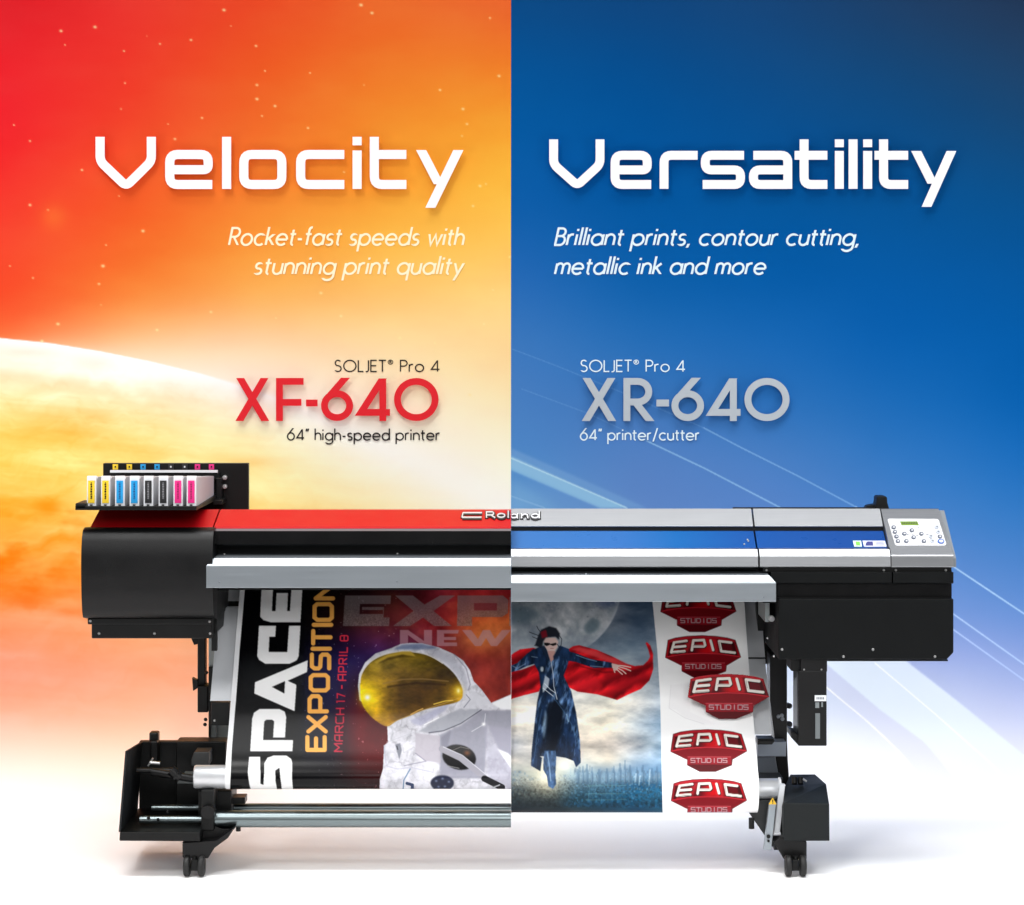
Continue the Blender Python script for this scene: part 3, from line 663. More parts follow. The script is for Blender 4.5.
    def gold(x, y):
        u = (x-350)*k; v = (y-580)*k
        n = fbm(x*1.0, y*1.6, 13, 31, 6); f = fbm(x, y*2, 4, 37, 4)
        base = cgrid(x, y, (358,372,386,400,420,440,462), [
            (650,[(70,52,20),(96,78,24),(110,92,30),(104,86,26),(92,74,18),(80,60,14),(60,44,10)]),
            (664,[(120,96,20),(132,108,30),(120,98,34),(106,84,26),(92,74,16),(74,56,12),(56,40,10)]),
            (676,[(160,128,16),(146,116,26),(132,102,32),(112,84,28),(84,62,18),(60,42,12),(60,42,10)]),
            (688,[(225,190,14),(176,142,20),(130,100,26),(74,52,20),(58,38,14),(62,42,14),(160,120,20)]),
            (700,[(250,220,16),(216,176,18),(140,104,24),(84,58,18),(66,44,14),(84,60,16),(170,128,24)]),
            (714,[(220,180,14),(190,146,16),(150,112,20),(100,70,18),(90,62,16),(120,86,22),(170,130,30)]),
            (728,[(160,112,14),(150,104,14),(150,108,20),(120,84,18),(120,86,20),(150,110,30),(180,140,40)])])
        return (base*1.14*(1+(n-.5)[...,None]*.8+(f-.5)[...,None]*.3)).clip(0, 255)
    c.poly(V, gold, 1, .35)
    c.line(V[:6*7], .9, (238,232,222), .8, .5)
    c.poly(r3([(150,520),(240,470),(330,450),(385,450),(418,485),(330,470),(240,490),(170,530)]), (205,170,60), .8, .5)
    c.poly(r3([(170,528),(240,494),(330,474),(412,486),(330,486),(250,505)]), (60,42,10), .7, .7)
    c.line(r3([(210,655),(330,628),(460,625),(620,640)]), 1.2, (150,116,60), .7, 1.2); c.line(r3([(240,675),(420,650),(600,662)]), 2.0, (40,24,8), .6, 1.6)
    gx, gy = r3([(110,742)])[0]; c.glow(gx, gy, 8, 9, (255,226,20), .85); c.glow(gx, gy, 3.2, 3.2, (255,252,190), 1.); c.glow(gx, gy, 1.6, 1.6, (255,255,255), 1.)
    gx, gy = r3([(685,700)])[0]; c.glow(gx, gy, 4, 5, (255,220,60), .85); c.glow(gx, gy, 1.4, 2.0, (255,250,190), .9)
    c.line(r3([(530,785),(600,765),(650,760)]), 1.0, (255,214,80), .9, .5); c.line(r4([(385,155),(430,130),(460,118)]), 1.2, (232,180,90), .9, .5)
    c.line(r4([(235,225),(300,190),(380,160),(460,128),(560,95),(690,52)]), .8, (226,186,96), .55, .6)
    # white border on the left edge
    ex = np.interp(Y, [566,588,650,700,750,789,806], [241.7,240,234.6,231,226.8,225,225])
    m = np.clip((ex+5.2-X)/.4, 0, 1)[...,None]; c.I = c.I*(1-m)+np.array([244,245,247])*m
    return c
def paint_epic():
    c = Canvas(508, 572, 768, 822, 4); X, Y = c.X, c.Y
    k = 6.32
    r5 = lambda pts: [(x/k+508, y/k+598) for x, y in pts]
    r6 = lambda pts: [(x/k+508, y/k+700) for x, y in pts]
    I = cgrid(X, Y, (510,545,580,610,635,662), [
        (575,[(120,132,148),(128,136,150),(120,128,142),(96,108,130),(40,58,82),(34,52,74)]),
        (600,[(134,150,160),(140,146,158),(132,140,150),(108,118,140),(56,76,102),(52,72,98)]),
        (625,[(130,145,156),(150,156,166),(138,146,154),(124,136,150),(92,112,136),(88,108,132)]),
        (650,[(140,156,166),(150,162,172),(136,148,160),(116,134,150),(116,136,154),(136,152,168)]),
        (680,[(205,215,222),(196,206,212),(196,204,208),(200,206,206),(190,196,200),(150,166,182)]),
        (705,[(244,236,222),(250,246,236),(252,248,236),(252,246,228),(234,232,226),(184,200,216)]),
        (725,[(246,238,222),(252,248,236),(252,244,226),(248,238,216),(202,214,222),(124,158,190)]),
        (745,[(176,182,192),(226,216,198),(214,202,186),(198,188,178),(196,196,196),(150,178,200)]),
        (760,[(196,190,180),(190,190,186),(206,206,196),(222,212,192),(150,170,188),(110,146,180)]),
        (775,[(140,150,150),(190,186,160),(120,150,166),(90,124,152),(70,112,150),(74,120,160)]),
        (790,[(72,90,104),(150,150,130),(76,112,132),(50,110,148),(34,110,156),(30,110,160)]),
        (800,[(50,66,74),(72,84,82),(46,84,98),(34,98,132),(16,104,148),(16,102,148)]),
        (822,[(30,40,48),(34,44,48),(30,56,66),(26,72,96),(14,78,112),(14,76,110)])])
    n = fbm(X, Y*1.5, 30, 14, 6)-.5; n2 = fbm(X*.9, Y*2.0, 18, 28, 6)-.5; n2 = n2*(1+1.6*np.exp(-((Y-722)/38)**2))
    I = gblur(I, 10)+n[...,None]*np.array([70,64,54])+n2[...,None]*np.array([60,56,50])
    c.I = I.clip(0, 255)
    # big pale moon with mottling and a bright limb
    cx, cy, R = 548., 585., 74.
    d = np.hypot(X-cx, Y-cy); m = np.clip((R-d)/1.5, 0, 1)*np.clip((662-Y)/30, 0, 1)
    mot = fbm(X, Y, 15, 44, 6); mot = np.clip((mot-.5)*1.9+.5, 0, 1); mc = np.stack([132+118*mot, 142+108*mot, 152+98*mot], -1)
    dk = np.clip((fbm(X+7, Y, 20, 47, 5)-.52)*5, 0, 1)[...,None]; mc = mc*(1-dk*.4)+np.array([86,106,124])*dk*.4
    c.I = c.I*(1-m[...,None]*.8)+mc*m[...,None]*.8
    dk2 = (np.clip((Y-774)/10, 0, 1)*.22)[...,None]; c.ell(518, 614, 22, 9, (92,118,132), .6, 3); c.ell(592, 626, 9, 6.5, (90,112,124), .75, 1.5, -.8); c.ell(606, 602, 12, 5, (74,92,138), .5, 2)
    lim = np.exp(-((d-R+1.5)/1.6)**2)*np.clip((650-Y)/40, 0, 1)*(.4+.6*fbm(X, Y, 6, 71, 3)); c.I = c.I*(1-lim[...,None]*.5)+np.array([196,206,220])*lim[...,None]*.5
    for i in range(70):
        a = rng.uniform(512, 622); b = 599+abs(rng.randn())*9
        c.ell(a, b, rng.uniform(.3,1.5), rng.uniform(.2,.7), (206,212,220) if rng.rand() < .5 else (84,96,108), rng.uniform(.2,.7), .5, rng.uniform(-1,1))
    # city skyline
    for i in range(2600):
        x = rng.uniform(509, 664); d_ = rng.rand()**.8; y = 774+d_*34; w = rng.uniform(.3, 1.3)*(.6+.7*d_); h = rng.uniform(.4, 2.4)*(.6+.8*d_)
        if y-h < 772+(4 if x < 560 else 0): continue
        cool = np.clip((x-556)/20, 0, 1)
        mid = (np.array([128,152,168])*(1-d_)+np.array([14,84,126])*d_)*cool+(np.array([170,166,146])*(1-d_)+np.array([34,46,52])*d_)*(1-cool)
        k_ = rng.choice([.45,.6,.75,.9,1.15,1.5], p=[.15,.2,.2,.2,.18,.07])
        c.poly([(x-w,y),(x-w,y-h),(x+w,y-h),(x+w,y)], np.minimum(250, mid*k_+8), .5, .25)
    for i in range(110):
        x = rng.uniform(512, 663); h = rng.uniform(1.5, 5)*(1.35 if x > 570 else .5); yb = rng.uniform(772, 781); w = rng.uniform(.35, 1.2)
        c.poly([(x-w,yb),(x-w,yb-h),(x+w,yb-h),(x+w,yb)], np.array([88,112,132])*rng.uniform(.7, 1.35), .5, .4)
    hz = np.exp(-((Y-778)/4.5)**2)*.38*np.clip((X-556)/20, .3, 1); c.I = c.I*(1-hz[...,None])+np.array([150,178,194])*hz[...,None]
    for x, h, w in ((578,5,1.6),(583,8,1.3),(587,10,1.7),(592,7,1.2),(599,5,2.),(607,6,1.5),(614,8,1.3),(620,11,1.5),(625,14,1.3),(630,9,1.8),(637,7,1.4),(643,9,1.6),(652,6,1.8),(657,8,1.4)):
        c.poly([(x-w,784),(x-w,776-h*.6),(x-w*.5,775-h*.7),(x-w*.4,774-h),(x+w*.4,774-h),(x+w*.5,775-h*.6),(x+w,776-h*.5),(x+w,784)], (74,104,130), .6, .4); c.line([(x-w*.6,777-h*.5),(x-w*.6,782)], .5, (180,200,212), .4)
    for x0, y0, h in ((650,770,14),(640,776,9),(636,774,8)):
        c.line([(x0,y0),(x0-1.,y0+h)], 1.3, (205,228,238), .5, .8)
    for yb in (786,794,800): c.line([(586,yb),(626,yb-.6)], .8, (110,165,170), .5)
    c.line([(588,800),(590,786)], .6, (110,165,170), .4); c.line([(612,786),(612,799)], .6, (110,165,170), .4)
    c.I = c.I*(1-dk2)
    c.glow(547, 776, 12, 12, (252,244,214), .75); c.glow(564, 765, 8, 6, (248,244,230), .7)
    dkm = (np.clip((Y-796)/16, 0, 1)*.75)[...,None]*np.clip((600-X)/60, .35, 1)[...,None]; c.I = c.I*(1-dkm)+np.array([16,26,34])*dkm
    # ---- flying figure in a long coat with a red cape
    def cape(x, y):
        f = fbm(x+y*.9, y*.6-x*.3, 11, 81, 4); g = np.sin((x*.55+y*1.35)/3.2+4*f)
        t = np.clip(.62+.30*g+(f-.5)*.9, 0, 1.3); return np.stack([84+150*t, 4+24*t, 12+26*t], -1).clip(0, 255)
    c.poly(r5([(-10,385),(40,345),(75,325),(160,314),(200,330),(150,360),(90,400),(-10,440)]), cape)
    c.poly(r5([(-10,470),(80,455),(180,418),(215,450),(210,560),(195,592),(100,615),(-10,648)]), cape)
    c.poly(r5([(380,325),(410,305),(450,298),(560,328),(660,370),(745,415),(800,430),(855,424),(885,395),(898,370),(888,330),(870,285),(878,278),(900,300),(916,350),(918,450),(895,520),(840,575),(760,610),(690,645),(640,630),(560,608),(440,592),(385,565),(340,480),(370,415)]), cape)
    c.poly(r5([(400,325),(450,308),(560,335),(700,392),(780,432),(690,425),(560,375),(470,345)]), (216,66,70), .8, .8)
    c.poly(r5([(480,470),(560,500),(600,560),(560,600),(440,585),(390,540)]), (214,30,42), .55, 1.6)
    c.poly(r5([(600,450),(760,470),(880,430),(870,520),(740,570),(620,560)]), (120,10,22), .45, 1.8)
    c.line(r5([(420,420),(600,470),(840,460)]), 1.6, (90,6,16), .5, 1.5)
    CO = lambda x, y: (np.stack([20+0*x, 36+0*x, 60+0*x], -1)*(.3+1.7*fbm(x*1.6, y*.6, 6, 91, 5))[...,None]+np.array([110,134,160])*(np.clip(fbm(x*1.5+y*.3, y*.5, 6.5, 95, 4)-.58, 0, 1)*3.2)[...,None]).clip(0, 255)
    c.poly(r5([(165,325),(205,305),(240,312),(272,400),(330,300),(385,322),(395,360),(375,430),(352,490),(365,520),(400,590),(430,720),(455,900),(460,1040),(430,1070),(415,1030),(365,1010),(300,1000),(200,1000),(215,1010),(205,1095),(145,1060),(150,960),(165,820),(185,650),(205,560),(195,470),(165,415),(140,370)]), CO, 1, .3)
    c.poly(r5([(165,318),(120,352),(60,410),(-10,440),(-10,478),(60,458),(120,430),(185,410)]), CO)
    c.poly(r5([(375,335),(440,352),(520,385),(655,408),(662,440),(540,442),(430,405),(370,395)]), CO)
    for a in ([(30,430),(60,445),(110,415)],[(430,360),(500,385),(560,400)],[(520,430),(600,436)],[(150,370),(185,376)]): c.line(r5(a), .9, (150,172,196), .6, .6)
    c.line(r5([(272,400),(285,480),(290,560),(310,640)]), .8, (190,200,212), .9, .4)
    c.ell(*r5([(215,450)])[0], 1.6, 2.6, (205,218,228), .9, .5); c.poly(r5([(235,490),(262,510),(255,560),(220,600),(218,560)]), (205,215,226), .8, .4)
    for a in ([(230,540),(270,580),(300,600)],[(222,570),(285,620)]): c.line(r5(a), .8, (220,228,236), .8, .3)
    c.poly(r6([(235,60),(255,110),(245,180),(225,250),(215,180)]), (150,176,196), .6, .8)
    c.poly(r6([(250,20),(300,0),(350,40),(345,140),(330,240),(300,320),(232,320),(240,200)]), (12,18,28), .92, 1.0)
    c.line(r6([(370,90),(382,135)]), 1., (160,186,204), .7); c.line(r6([(300,0),(345,60),(400,150),(440,250)]), .8, (70,110,150), .6, .8)
    c.line(r6([(160,400),(175,300),(190,180),(215,60)]), .9, (58,92,130), .6, .8); c.line(r6([(430,130),(445,260),(452,380)]), .8, (66,100,140), .6, .8)
    c.poly(r6([(230,320),(300,320),(305,360),(300,470),(305,530),(285,562),(255,545),(245,480),(222,440),(225,370)]), lambda x, y: np.stack([52+0*x, 76+0*x, 108+0*x], -1)*(.5+1.1*fbm(x*2, y, 4, 99, 4))[...,None], 1, .3)
    c.line(r6([(248,330),(262,420),(270,510)]), 1.3, (142,170,198), .6, .8)
    SK = (214,186,178)
    c.poly(r5([(225,262),(240,252),(300,252),(318,275),(310,315),(285,345),(255,340),(232,305)]), SK, 1, .3)
    c.poly(r5([(250,335),(300,335),(290,385),(272,405),(258,370)]), (196,150,142), 1, .3)
    c.line(r5([(268,318),(288,318)]), .5, (150,70,72), .8)
    c.poly(r5([(228,282),(258,284),(270,290),(305,282),(306,296),(285,303),(266,295),(244,304),(230,296)]), (16,14,18), 1, .25)
    c.poly(r5([(170,300),(190,240),(210,200),(260,178),(305,190),(328,225),(322,265),(300,245),(240,250),(222,275),(215,320)]), (24,28,38), .95, .5)
    c.poly(r5([(205,215),(240,200),(250,245),(215,255)]), (150,24,38), .8, .5)
    for a in ([(200,240),(160,225),(135,215)],[(205,215),(190,195),(182,178)],[(190,260),(155,245)],[(200,285),(168,300)],[(320,230),(340,260),(335,300)],[(310,290),(328,318)]): c.line(r5(a), .7, (26,30,40), .8, .4)
    c.poly(r5([(205,305),(230,300),(262,380),(255,400)]), (30,44,66), .9, .4); c.poly(r5([(325,300),(345,318),(290,395),(285,370)]), (26,40,62), .9, .4)
    c.poly(r5([(655,412),(690,420),(700,445),(680,462),(658,440)]), SK, 1, .3)
    for a in ([(690,425),(735,430),(775,438)],[(692,432),(740,445),(775,460)],[(690,440),(725,460),(745,478)],[(684,448),(708,470),(722,482)],[(668,450),(675,470)]): c.line(r5(a), 1.1, (222,196,188), 1, .3)
    # ---- white strip with stacked red emblems
    ex = np.interp(Y, [572,602,650,700,750,790,822], [650,652.3,657,660,661,662,662.5])
    m = np.clip((X-ex)/.4, 0, 1)
    wh = np.stack([250+0*X]*3, -1)+(fbm(X, Y, 30, 6)-.5)[...,None]*4
    c.I = c.I*(1-m[...,None])+wh*m[...,None]
    c.poly([(671,685),(689,683),(690,712),(712,722),(716,724),(704,724),(685,718),(676,710),(669,708)], (244,243,244), .9, .5); c.line([(671,685),(669,708),(685,718),(704,724)], .5, (222,220,222), .8)
    emblems(c, ((698.3,590.2,74.5),(703,636,74.5),(708.7,730,75.5),(708.8,779.3,74.8)))
    return c
def emblems(c, spots):
    def emblem(cx, ty, W, H=41.3, cut=None):
        f = lambda pts: [(cx+x*W/74.5, ty+y*H/41.3) for x, y in pts]
        g = lambda pts: f([((x-378)/7.877, (y-300)/7.877) for x, y in pts])
        o_ = g([(105,335),(160,318),(250,305),(370,299),(480,305),(570,318),(630,335),(672,465),(560,530),(555,575),(430,625),(310,625),(215,575),(215,530),(85,468),(105,335)]); c.line(o_, 1.3, (64,6,14), .9, .4)
        RDk = lambda x, y: np.stack([136+34*np.sin(x*.35), 14+0*x, 24+0*x], -1)
        c.poly(g([(105,335),(160,318),(250,305),(370,299),(480,305),(570,318),(630,335),(672,465),(560,530),(555,575),(430,625),(310,625),(215,575),(215,530),(85,468)]), RDk, 1, .25)
        c.poly(g([(105,335),(160,318),(250,305),(370,299),(480,305),(570,318),(630,335),(622,350),(480,322),(370,316),(250,322),(115,352)]), (170,26,38), 1, .25)
        c.poly(g([(116,352),(250,324),(370,318),(480,324),(620,352),(652,455),(520,438),(370,432),(220,440),(100,460)]), lambda x, y: np.stack([120+70*np.clip(np.sin((x-cx)*.16+.9), -.4, 1), 10+0*x, 20+0*x], -1), 1, .3)
        c.poly(g([(116,352),(140,348),(125,452),(100,460)]), (60,6,12), .9, .3); c.poly(g([(595,345),(620,352),(652,455),(620,452)]), (60,6,12), .9, .3)
        c.poly(g([(250,330),(300,325),(250,435),(220,438)]), (206,40,46), .6, .8); c.poly(g([(430,322),(480,326),(500,436),(430,432)]), (212,40,46), .6, .8)
        c.poly(g([(100,460),(220,440),(370,432),(520,438),(652,455),(672,465),(560,530),(200,530),(85,468)]), (122,10,22), 1, .3)
        c.line(g([(90,466),(220,443),(370,436),(520,442),(668,463)]), .9, (206,44,56), .9, .4)
        c.poly(g([(215,512),(550,512),(555,572),(210,572)]), (150,20,34), 1, .3); c.line(g([(215,512),(550,512)]), .6, (222,90,98), .8)
        c.poly(g([(210,572),(555,572),(430,625),(310,625)]), (84,6,14), 1, .3)
        for off, col, ww in (((1.0,1.0),(44,8,14),3.0),((0,0),(228,222,214),2.55)):
            o = lambda pts: [(x+off[0]*.6, y+off[1]*.6) for x, y in g(pts)]
            for st in ([(248,338),(150,352),(128,428),(232,420)],[(142,388),(238,380)],
                       [(290,412),(302,335),(385,332),(395,372),(384,382),(300,382)],[(438,336),(458,410)],[(600,352),(505,340),(522,420),(628,432)]):
                c.line(o(st), ww*W/74.5, col, 1, .35)
        for st in ([(248,346),(160,358)],[(236,424),(140,432)],[(300,378),(384,378)],[(505,348),(514,400)]): c.line(g(st), .7, (150,140,132), .8, .3)
        xs = np.linspace(240, 530, 8)
        S_ = {'S':[[(1,0),(0,0),(0,.5),(1,.5),(1,1),(0,1)]],'T':[[(0,0),(1,0)],[(.5,0),(.5,1)]],'U':[[(0,0),(0,1),(1,1),(1,0)]],'D':[[(0,0),(.8,0),(1,.2),(1,.8),(.8,1),(0,1),(0,0)]],'I':[[(.5,0),(.5,1)]],'O':[[(0,0),(1,0),(1,1),(0,1),(0,0)]]}
        for i, ch in enumerate('STUDIOS'):
            for st in S_[ch]: c.line(g([(xs[i]+u*31+.8, 526+v*32+3) for u, v in st]), 1.0, (70,8,16), .7, .3); c.line(g([(xs[i]+u*31, 524+v*32) for u, v in st]), .95, (206,180,184), .8, .3)
    for cx, ty, W in spots: emblem(cx, ty, W, 41.3 if W < 80 else 45)
PM = vcmat('glossy_print_media', .22, .2, .0)
PM2 = vcmat('satin_print_media', .45, .12, .0)
PG = .82
bl = empty('printed_banner', (PX(225,0), YL, ZL), 'dark glossy banner with an astronaut and the word SPACE', 'banner')
sheet('print_sheet', np.arange(PX(225,0), CUT, .0012).tolist()+[CUT], profL, paint_space(), PG, PM, bl)
mb = MB(); mb.lathe_x((PX(194.5,YL),YL,ZL), [(0,.012),(0,RL-.004),(.004,RL-.002),(CUT-PX(194.5,YL),RL-.002),(CUT-PX(194.5,YL),.01)], 40); mb.build('core_tube', CORE, bl)
br = empty('printed_banner', (.3, YR, ZR), 'printed banner with a red-caped figure over a city beside a white strip of red emblems', 'banner')
CUTR = CUT+.0004
sheet('print_sheet', [CUTR]+np.arange(CUTR+.001, PX(759.3,0), .0012).tolist(), profR, paint_epic(), 1.0, PM2, br)
xe = PX(778.7,YR); mb = MB(); mb.lathe_x((CUTR,YR,ZR), [(0,.01),(0,.03),(xe-CUTR-.003,.03),(xe-CUTR,.027),(xe-CUTR,.01)], 40); mb.build('core_tube', CORE, br)
mb = MB(); mb.lathe_x((CUTR,YR,ZR), [(.0,.031),(.0,RR-.002),(PX(759,0)-CUTR,RR-.002),(PX(759,0)-CUTR,.031)], 48); mb.build('media_roll', WHITEP, br)

# contour-cut emblem lifted off the white strip, its right end over the apron
cs = Canvas(680, 668, 778, 726, 5); emblems(cs, ((728.4,674,81.5),))
STK = vcmat('sticker_print', .4, .1, .0)
def cut_sticker():
    g = lambda pts: [(728.4+(x-378)/7.877*81.5/74.5, 674+(y-300)/7.877*45/41.3) for x, y in pts]
    out = g([(105,335),(160,318),(250,305),(370,299),(480,305),(570,318),(630,335),(672,465),(560,530),(555,575),(430,625),(310,625),(215,575),(215,530),(85,468)])
    xs = np.arange(682, 776, .33); ys = np.arange(671, 724, .33)
    yd = lambda py: .185-(py-690)*.0011
    idx = {}; V = []; F = []; C = []
    X, Y = np.meshgrid(xs+.165, ys+.165); keep = inpoly(X, Y, out)
    def vid(i, j):
        if (i, j) not in idx:
            idx[i,j] = len(V); V.append(tuple(P(xs[i], ys[j], yd(ys[j])))); C.append((xs[i], ys[j]))
        return idx[i,j]
    for j in range(len(ys)-1):
        for i in range(len(xs)-1):
            if keep[j,i]: F.append((vid(i,j), vid(i,j+1), vid(i+1,j+1), vid(i+1,j)))
    me = bpy.data.meshes.new('contour_cut_sticker'); me.from_pydata(V, [], F); C = np.array(C)
    at = me.color_attributes.new('ink', 'FLOAT_COLOR', 'POINT'); A = np.ones((len(V), 4), np.float32)
    A[:,:3] = lin(np.clip(cs.sample(C[:,0], C[:,1]), 0, 255))*PG; at.data.foreach_set('color', A.ravel())
    me.materials.append(STK); o = bpy.data.objects.new('contour_cut_sticker', me); COL.objects.link(o)
    so = o.modifiers.new('thickness', 'SOLIDIFY'); so.thickness = .0012; so.offset = -1
    setp(o, 'large red emblem sticker lifted off the banner, right end over the metal apron', 'sticker')
cut_sticker()
# ------------------------------------------------------------------ left printer (red hood, black side cover)
LP = empty('wide_format_printer', (-.9,.3,0), 'left printer with red hood, curved black side cover and grey front rail', 'printer', None)
LX0 = -1.287; LX1 = PX(213,-.02); S_ = .0008
# side cover
pr = [(.085,PZ(619,.085)),(.0,PZ(617.5,.0)),(-.014,PZ(612,-.014)),(-.026,PZ(595,-.026)),(-.032,PZ(572,-.032)),(-.03,PZ(552,-.03)),(-.018,PZ(537,-.018)),(-.002,PZ(530,-.002)),(.03,PZ(527.3,.03)),(.085,PZ(527,.085)+.0)]
pr = [pr[0]]+fillet(pr[1:-1], .02, 4)+[pr[-1]]
mb = MB(); mb.xprism(pr, LX0, LX1, True); mb.build('side_cover', BLACK, LP)
mb = MB().box(LX0+.012, LX1-.004, .09, .55, PZ(617,.09), PZ(529,.09)).box(LX1-.02, PX(217.5,.12), .1, .125, PZ(650,.12), PZ(560,.12)).build('rear_housing', BLACK2, LP)
mb = MB().pbox((91.5,617),(211.5,638.5),.03,.42).pbox((87.5,618),(212,624.5),.025,.4).build('lower_panel', BLACK2, LP, .003)
for a, b in ((99,633.5),(154.5,633.5),(210,633.5),(90.3,621),(209.5,621.5)):
    m_ = MB(); dome(m_, P(a, b, .03 if b > 625 else .025), .0042); m_.build('screw', SCREW, LP)
# small hanging hooks under the cover and hood part over the cartridges
def hood(name, x0, x1, m, par, pyb=527., pyt=508.6, skew=0):
    y0, y1 = .045, .215; z0, z1 = PZ(pyb,y0), PZ(pyt,y1)
    prof_ = [(y0,z0),(y1-.02,z1-(z1-z0)*.09),(y1-.004,z1-.002),(y1+.02,z1-.004),(.44,z1-.09),(.44,z0-.02),(y0,z0-.012)]
    return MB().xprism(prof_, x0, x1).build(name, m, par, .004)
hood('side_hood', PX(90.5,.045), PX(213.5,.045)-.003, RED, LP)
hood('hood', PX(213.5,.045)+.002, CUT, RED, LP)
xs0 = PX(213.5,.045)
mb = MB().xprism([(.03,PZ(531,.03)),(.055,PZ(527.2,.055)),(.12,PZ(527.2,.12)),(.12,PZ(531,.12))], xs0+.002, CUT).build('hood_edge_strip', mat('grey_strip', (104,102,106), .4), LP)
mb = MB().xprism([(.03,PZ(531.2,.03)),(.03,PZ(544,.03)),(.036,PZ(545.3,.036)),(.14,PZ(545.3,.14)),(.14,PZ(531.2,.14))], xs0+.002, CUT).build('front_cover', BLACKG, LP)
MB().box(xs0-.01, CUT, .12, .5, PZ(590,.12), PZ(531.4,.12)).build('inner_body', BLACK2, LP)
def rail(x0, x1, py0, py1, par, sk, endx):
    z = lambda p, y: PZ(p, y)
    prof_ = [(-.035,z(py1,-.035)),(-.035,z(py0+11.5,-.035)),(-.015,z(py0+3.6,-.015)),(.075,z(py0-.2,.075)),(.11,z(py0+1,.11)),(.11,z(py1-4,.11))]
    mb = MB(); n = len(prof_)
    mb.xprism(prof_, x0, x1)
    # mitred outer end: pull the upper end vertices inwards
    for i, v in enumerate(mb.v):
        if abs(v[0]-endx) < 1e-6 and v[1] > -.03 and v[2] > z(py1-5,.11)+.004: mb.v[i] = (v[0]+sk, v[1], v[2])
    o = mb.build('front_rail', RAILM, par, .002)
    return o
rail(PX(206.3,-.035), CUT, 554.2, 588, LP, .022, PX(206.3,-.035))
for a, b in ((219.5,582),(397,581.5)): m_ = MB(); dome(m_, P(a, b, -.035), .003); m_.build('screw', GREYP, LP)
for a, b in ((224.5,554.5),(397.5,554)): m_ = MB(); dome(m_, P(a, b, .05), .0045, (0,0,1)); m_.build('screw', SCREW, LP)
# ink cartridge rack
rk = MB().pbox((103,463.3),(248.3,514),.50,.53).build('rack_back_plate', BLACK2, LP, .002)
MB().xprism([(-.03,PZ(505.8,-.03)),(-.03,PZ(510.2,-.03)),(.5,PZ(510.2,-.03)-.004),(.5,PZ(505.8,-.03)+.0),(.0,PZ(507,-.0)-.0)], PX(75.3,-.03), PX(196.5,-.03)).build('rack_tray', BLACK2, LP, .002)
MB().box(PX(75.3,-.03), PX(86,-.03), -.03, .1, PZ(509,-.03), PZ(503.2,-.03)).build('rack_tray_lip', BLACK2, LP, .003)
MB().pbox((110,470.3),(217.5,472.6),.455,.47).build('rack_strip', WHITEP, LP)
MB().pbox((110,472.8),(219,480),.46,.5).pbox((216,478),(221.5,503),.44,.5).pbox((213,500),(222,505),.38,.5).build('rack_bracket', BLACK2, LP, .002)
for b in (477.3,486.2): m_ = MB(); c_ = P(225.3,b,.5); m_.tube(c_, (c_.x,c_.y-.02,c_.z), .0075, 16).tube(c_, (c_.x,c_.y-.03,c_.z), .0045, 12); m_.build('rack_bolt', SCREW, LP)
YE = mat('yellow_ink', (238,200,40), .45, vary=.01); CY = mat('cyan_ink', (22,150,214), .45, vary=.01); MG = mat('magenta_ink', (226,36,128), .45, vary=.01); BKI = mat('black_ink', (30,30,32), .45)
tabs = [(115.3,YE),(129.3,YE),(143,CY),(157,CY),(170.8,BKI),(184.6,BKI),(197.4,MG),(211.4,MG)]
for a, m in tabs:
    t = MB().pbox((a-2.6,464.2),(a+2.6,469.6),.495,.5).build('colour_tab', m, LP)
    MB().pbox((a-.7,466),(a+.7,467.6),.493,.495).build('tab_mark', WHITEP if m is BKI else BLACK2, t)
names = ['yellow','yellow','cyan','cyan','black','black','magenta','magenta']
whr = ['outermost, at the far left of the rack','second from the left','third from the left, beside the yellow pair','fourth from the left, beside the black pair','fifth from the left, beside the cyan pair','sixth from the left, beside the magenta pair','seventh from the left','rightmost, its grey side showing']
for i, (a, b) in enumerate([(86.8,96),(101,110),(115,124.5),(129.6,139),(143.6,153),(158.6,167.8),(173.4,182.6),(186.6,196)]):
    y0 = .0; t = tabs[i][1]
    e = empty('ink_cartridge', P((a+b)/2, 508.6, y0), '%s-labelled ink cartridge, %s' % (names[i], whr[i]), 'ink cartridge', 'ink cartridges in the rack')
    xa, xb = PX(a,y0), PX(b,y0); zb = PZ(508,y0); zt = PZ(478,y0); yb_ = .43; zt2 = PZ(476,yb_)
    # long body, its top falling to the back
    mb = MB(); mb.xprism([(y0+.012,zb+.004),(yb_,zb+.002),(yb_,zt2),(y0+.04,zt+.001),(y0+.012,zt-.01)], xa+.0015, xb-.0015); mb.build('body', CARTG, e, .002)
    MB().xprism([(y0,zb-.001),(y0+.014,zb-.002),(y0+.014,zt+.006),(y0+.004,zt+.004)], xa, xb).build('front_cap', WHITEP, e, .0012)
    w_ = .5*(xb-xa); xm = (xa+xb)/2
    lb = MB().box(xm-.0098, xm+.0098, y0-.0016, y0+.001, PZ(503,y0), PZ(480.6,y0)).build('label_sticker', t, e)
    mk = MB(); yy = PZ(482.5,y0)
    for k in range(10):
        h = .0022+.0014*((k*7)%3); mk.box(xm-.002-.0008*(k%2), xm+.0025, y0-.0026, y0-.0016, yy-h, yy); yy -= h+.0016
    mk.build('printed_text', BLACK2 if names[i] in ('yellow','magenta') and names[i] == 'yellow' else mat('label_text_'+names[i], {'cyan':(16,84,140),'black':(120,120,124),'magenta':(150,16,80),'yellow':(70,60,20)}[names[i]], .5), lb)
    MB().box(xm-.0045, xm+.0035, y0-.001, y0+.002, PZ(505.6,y0), PZ(504.4,y0)).build('notch', BLACK2, e)
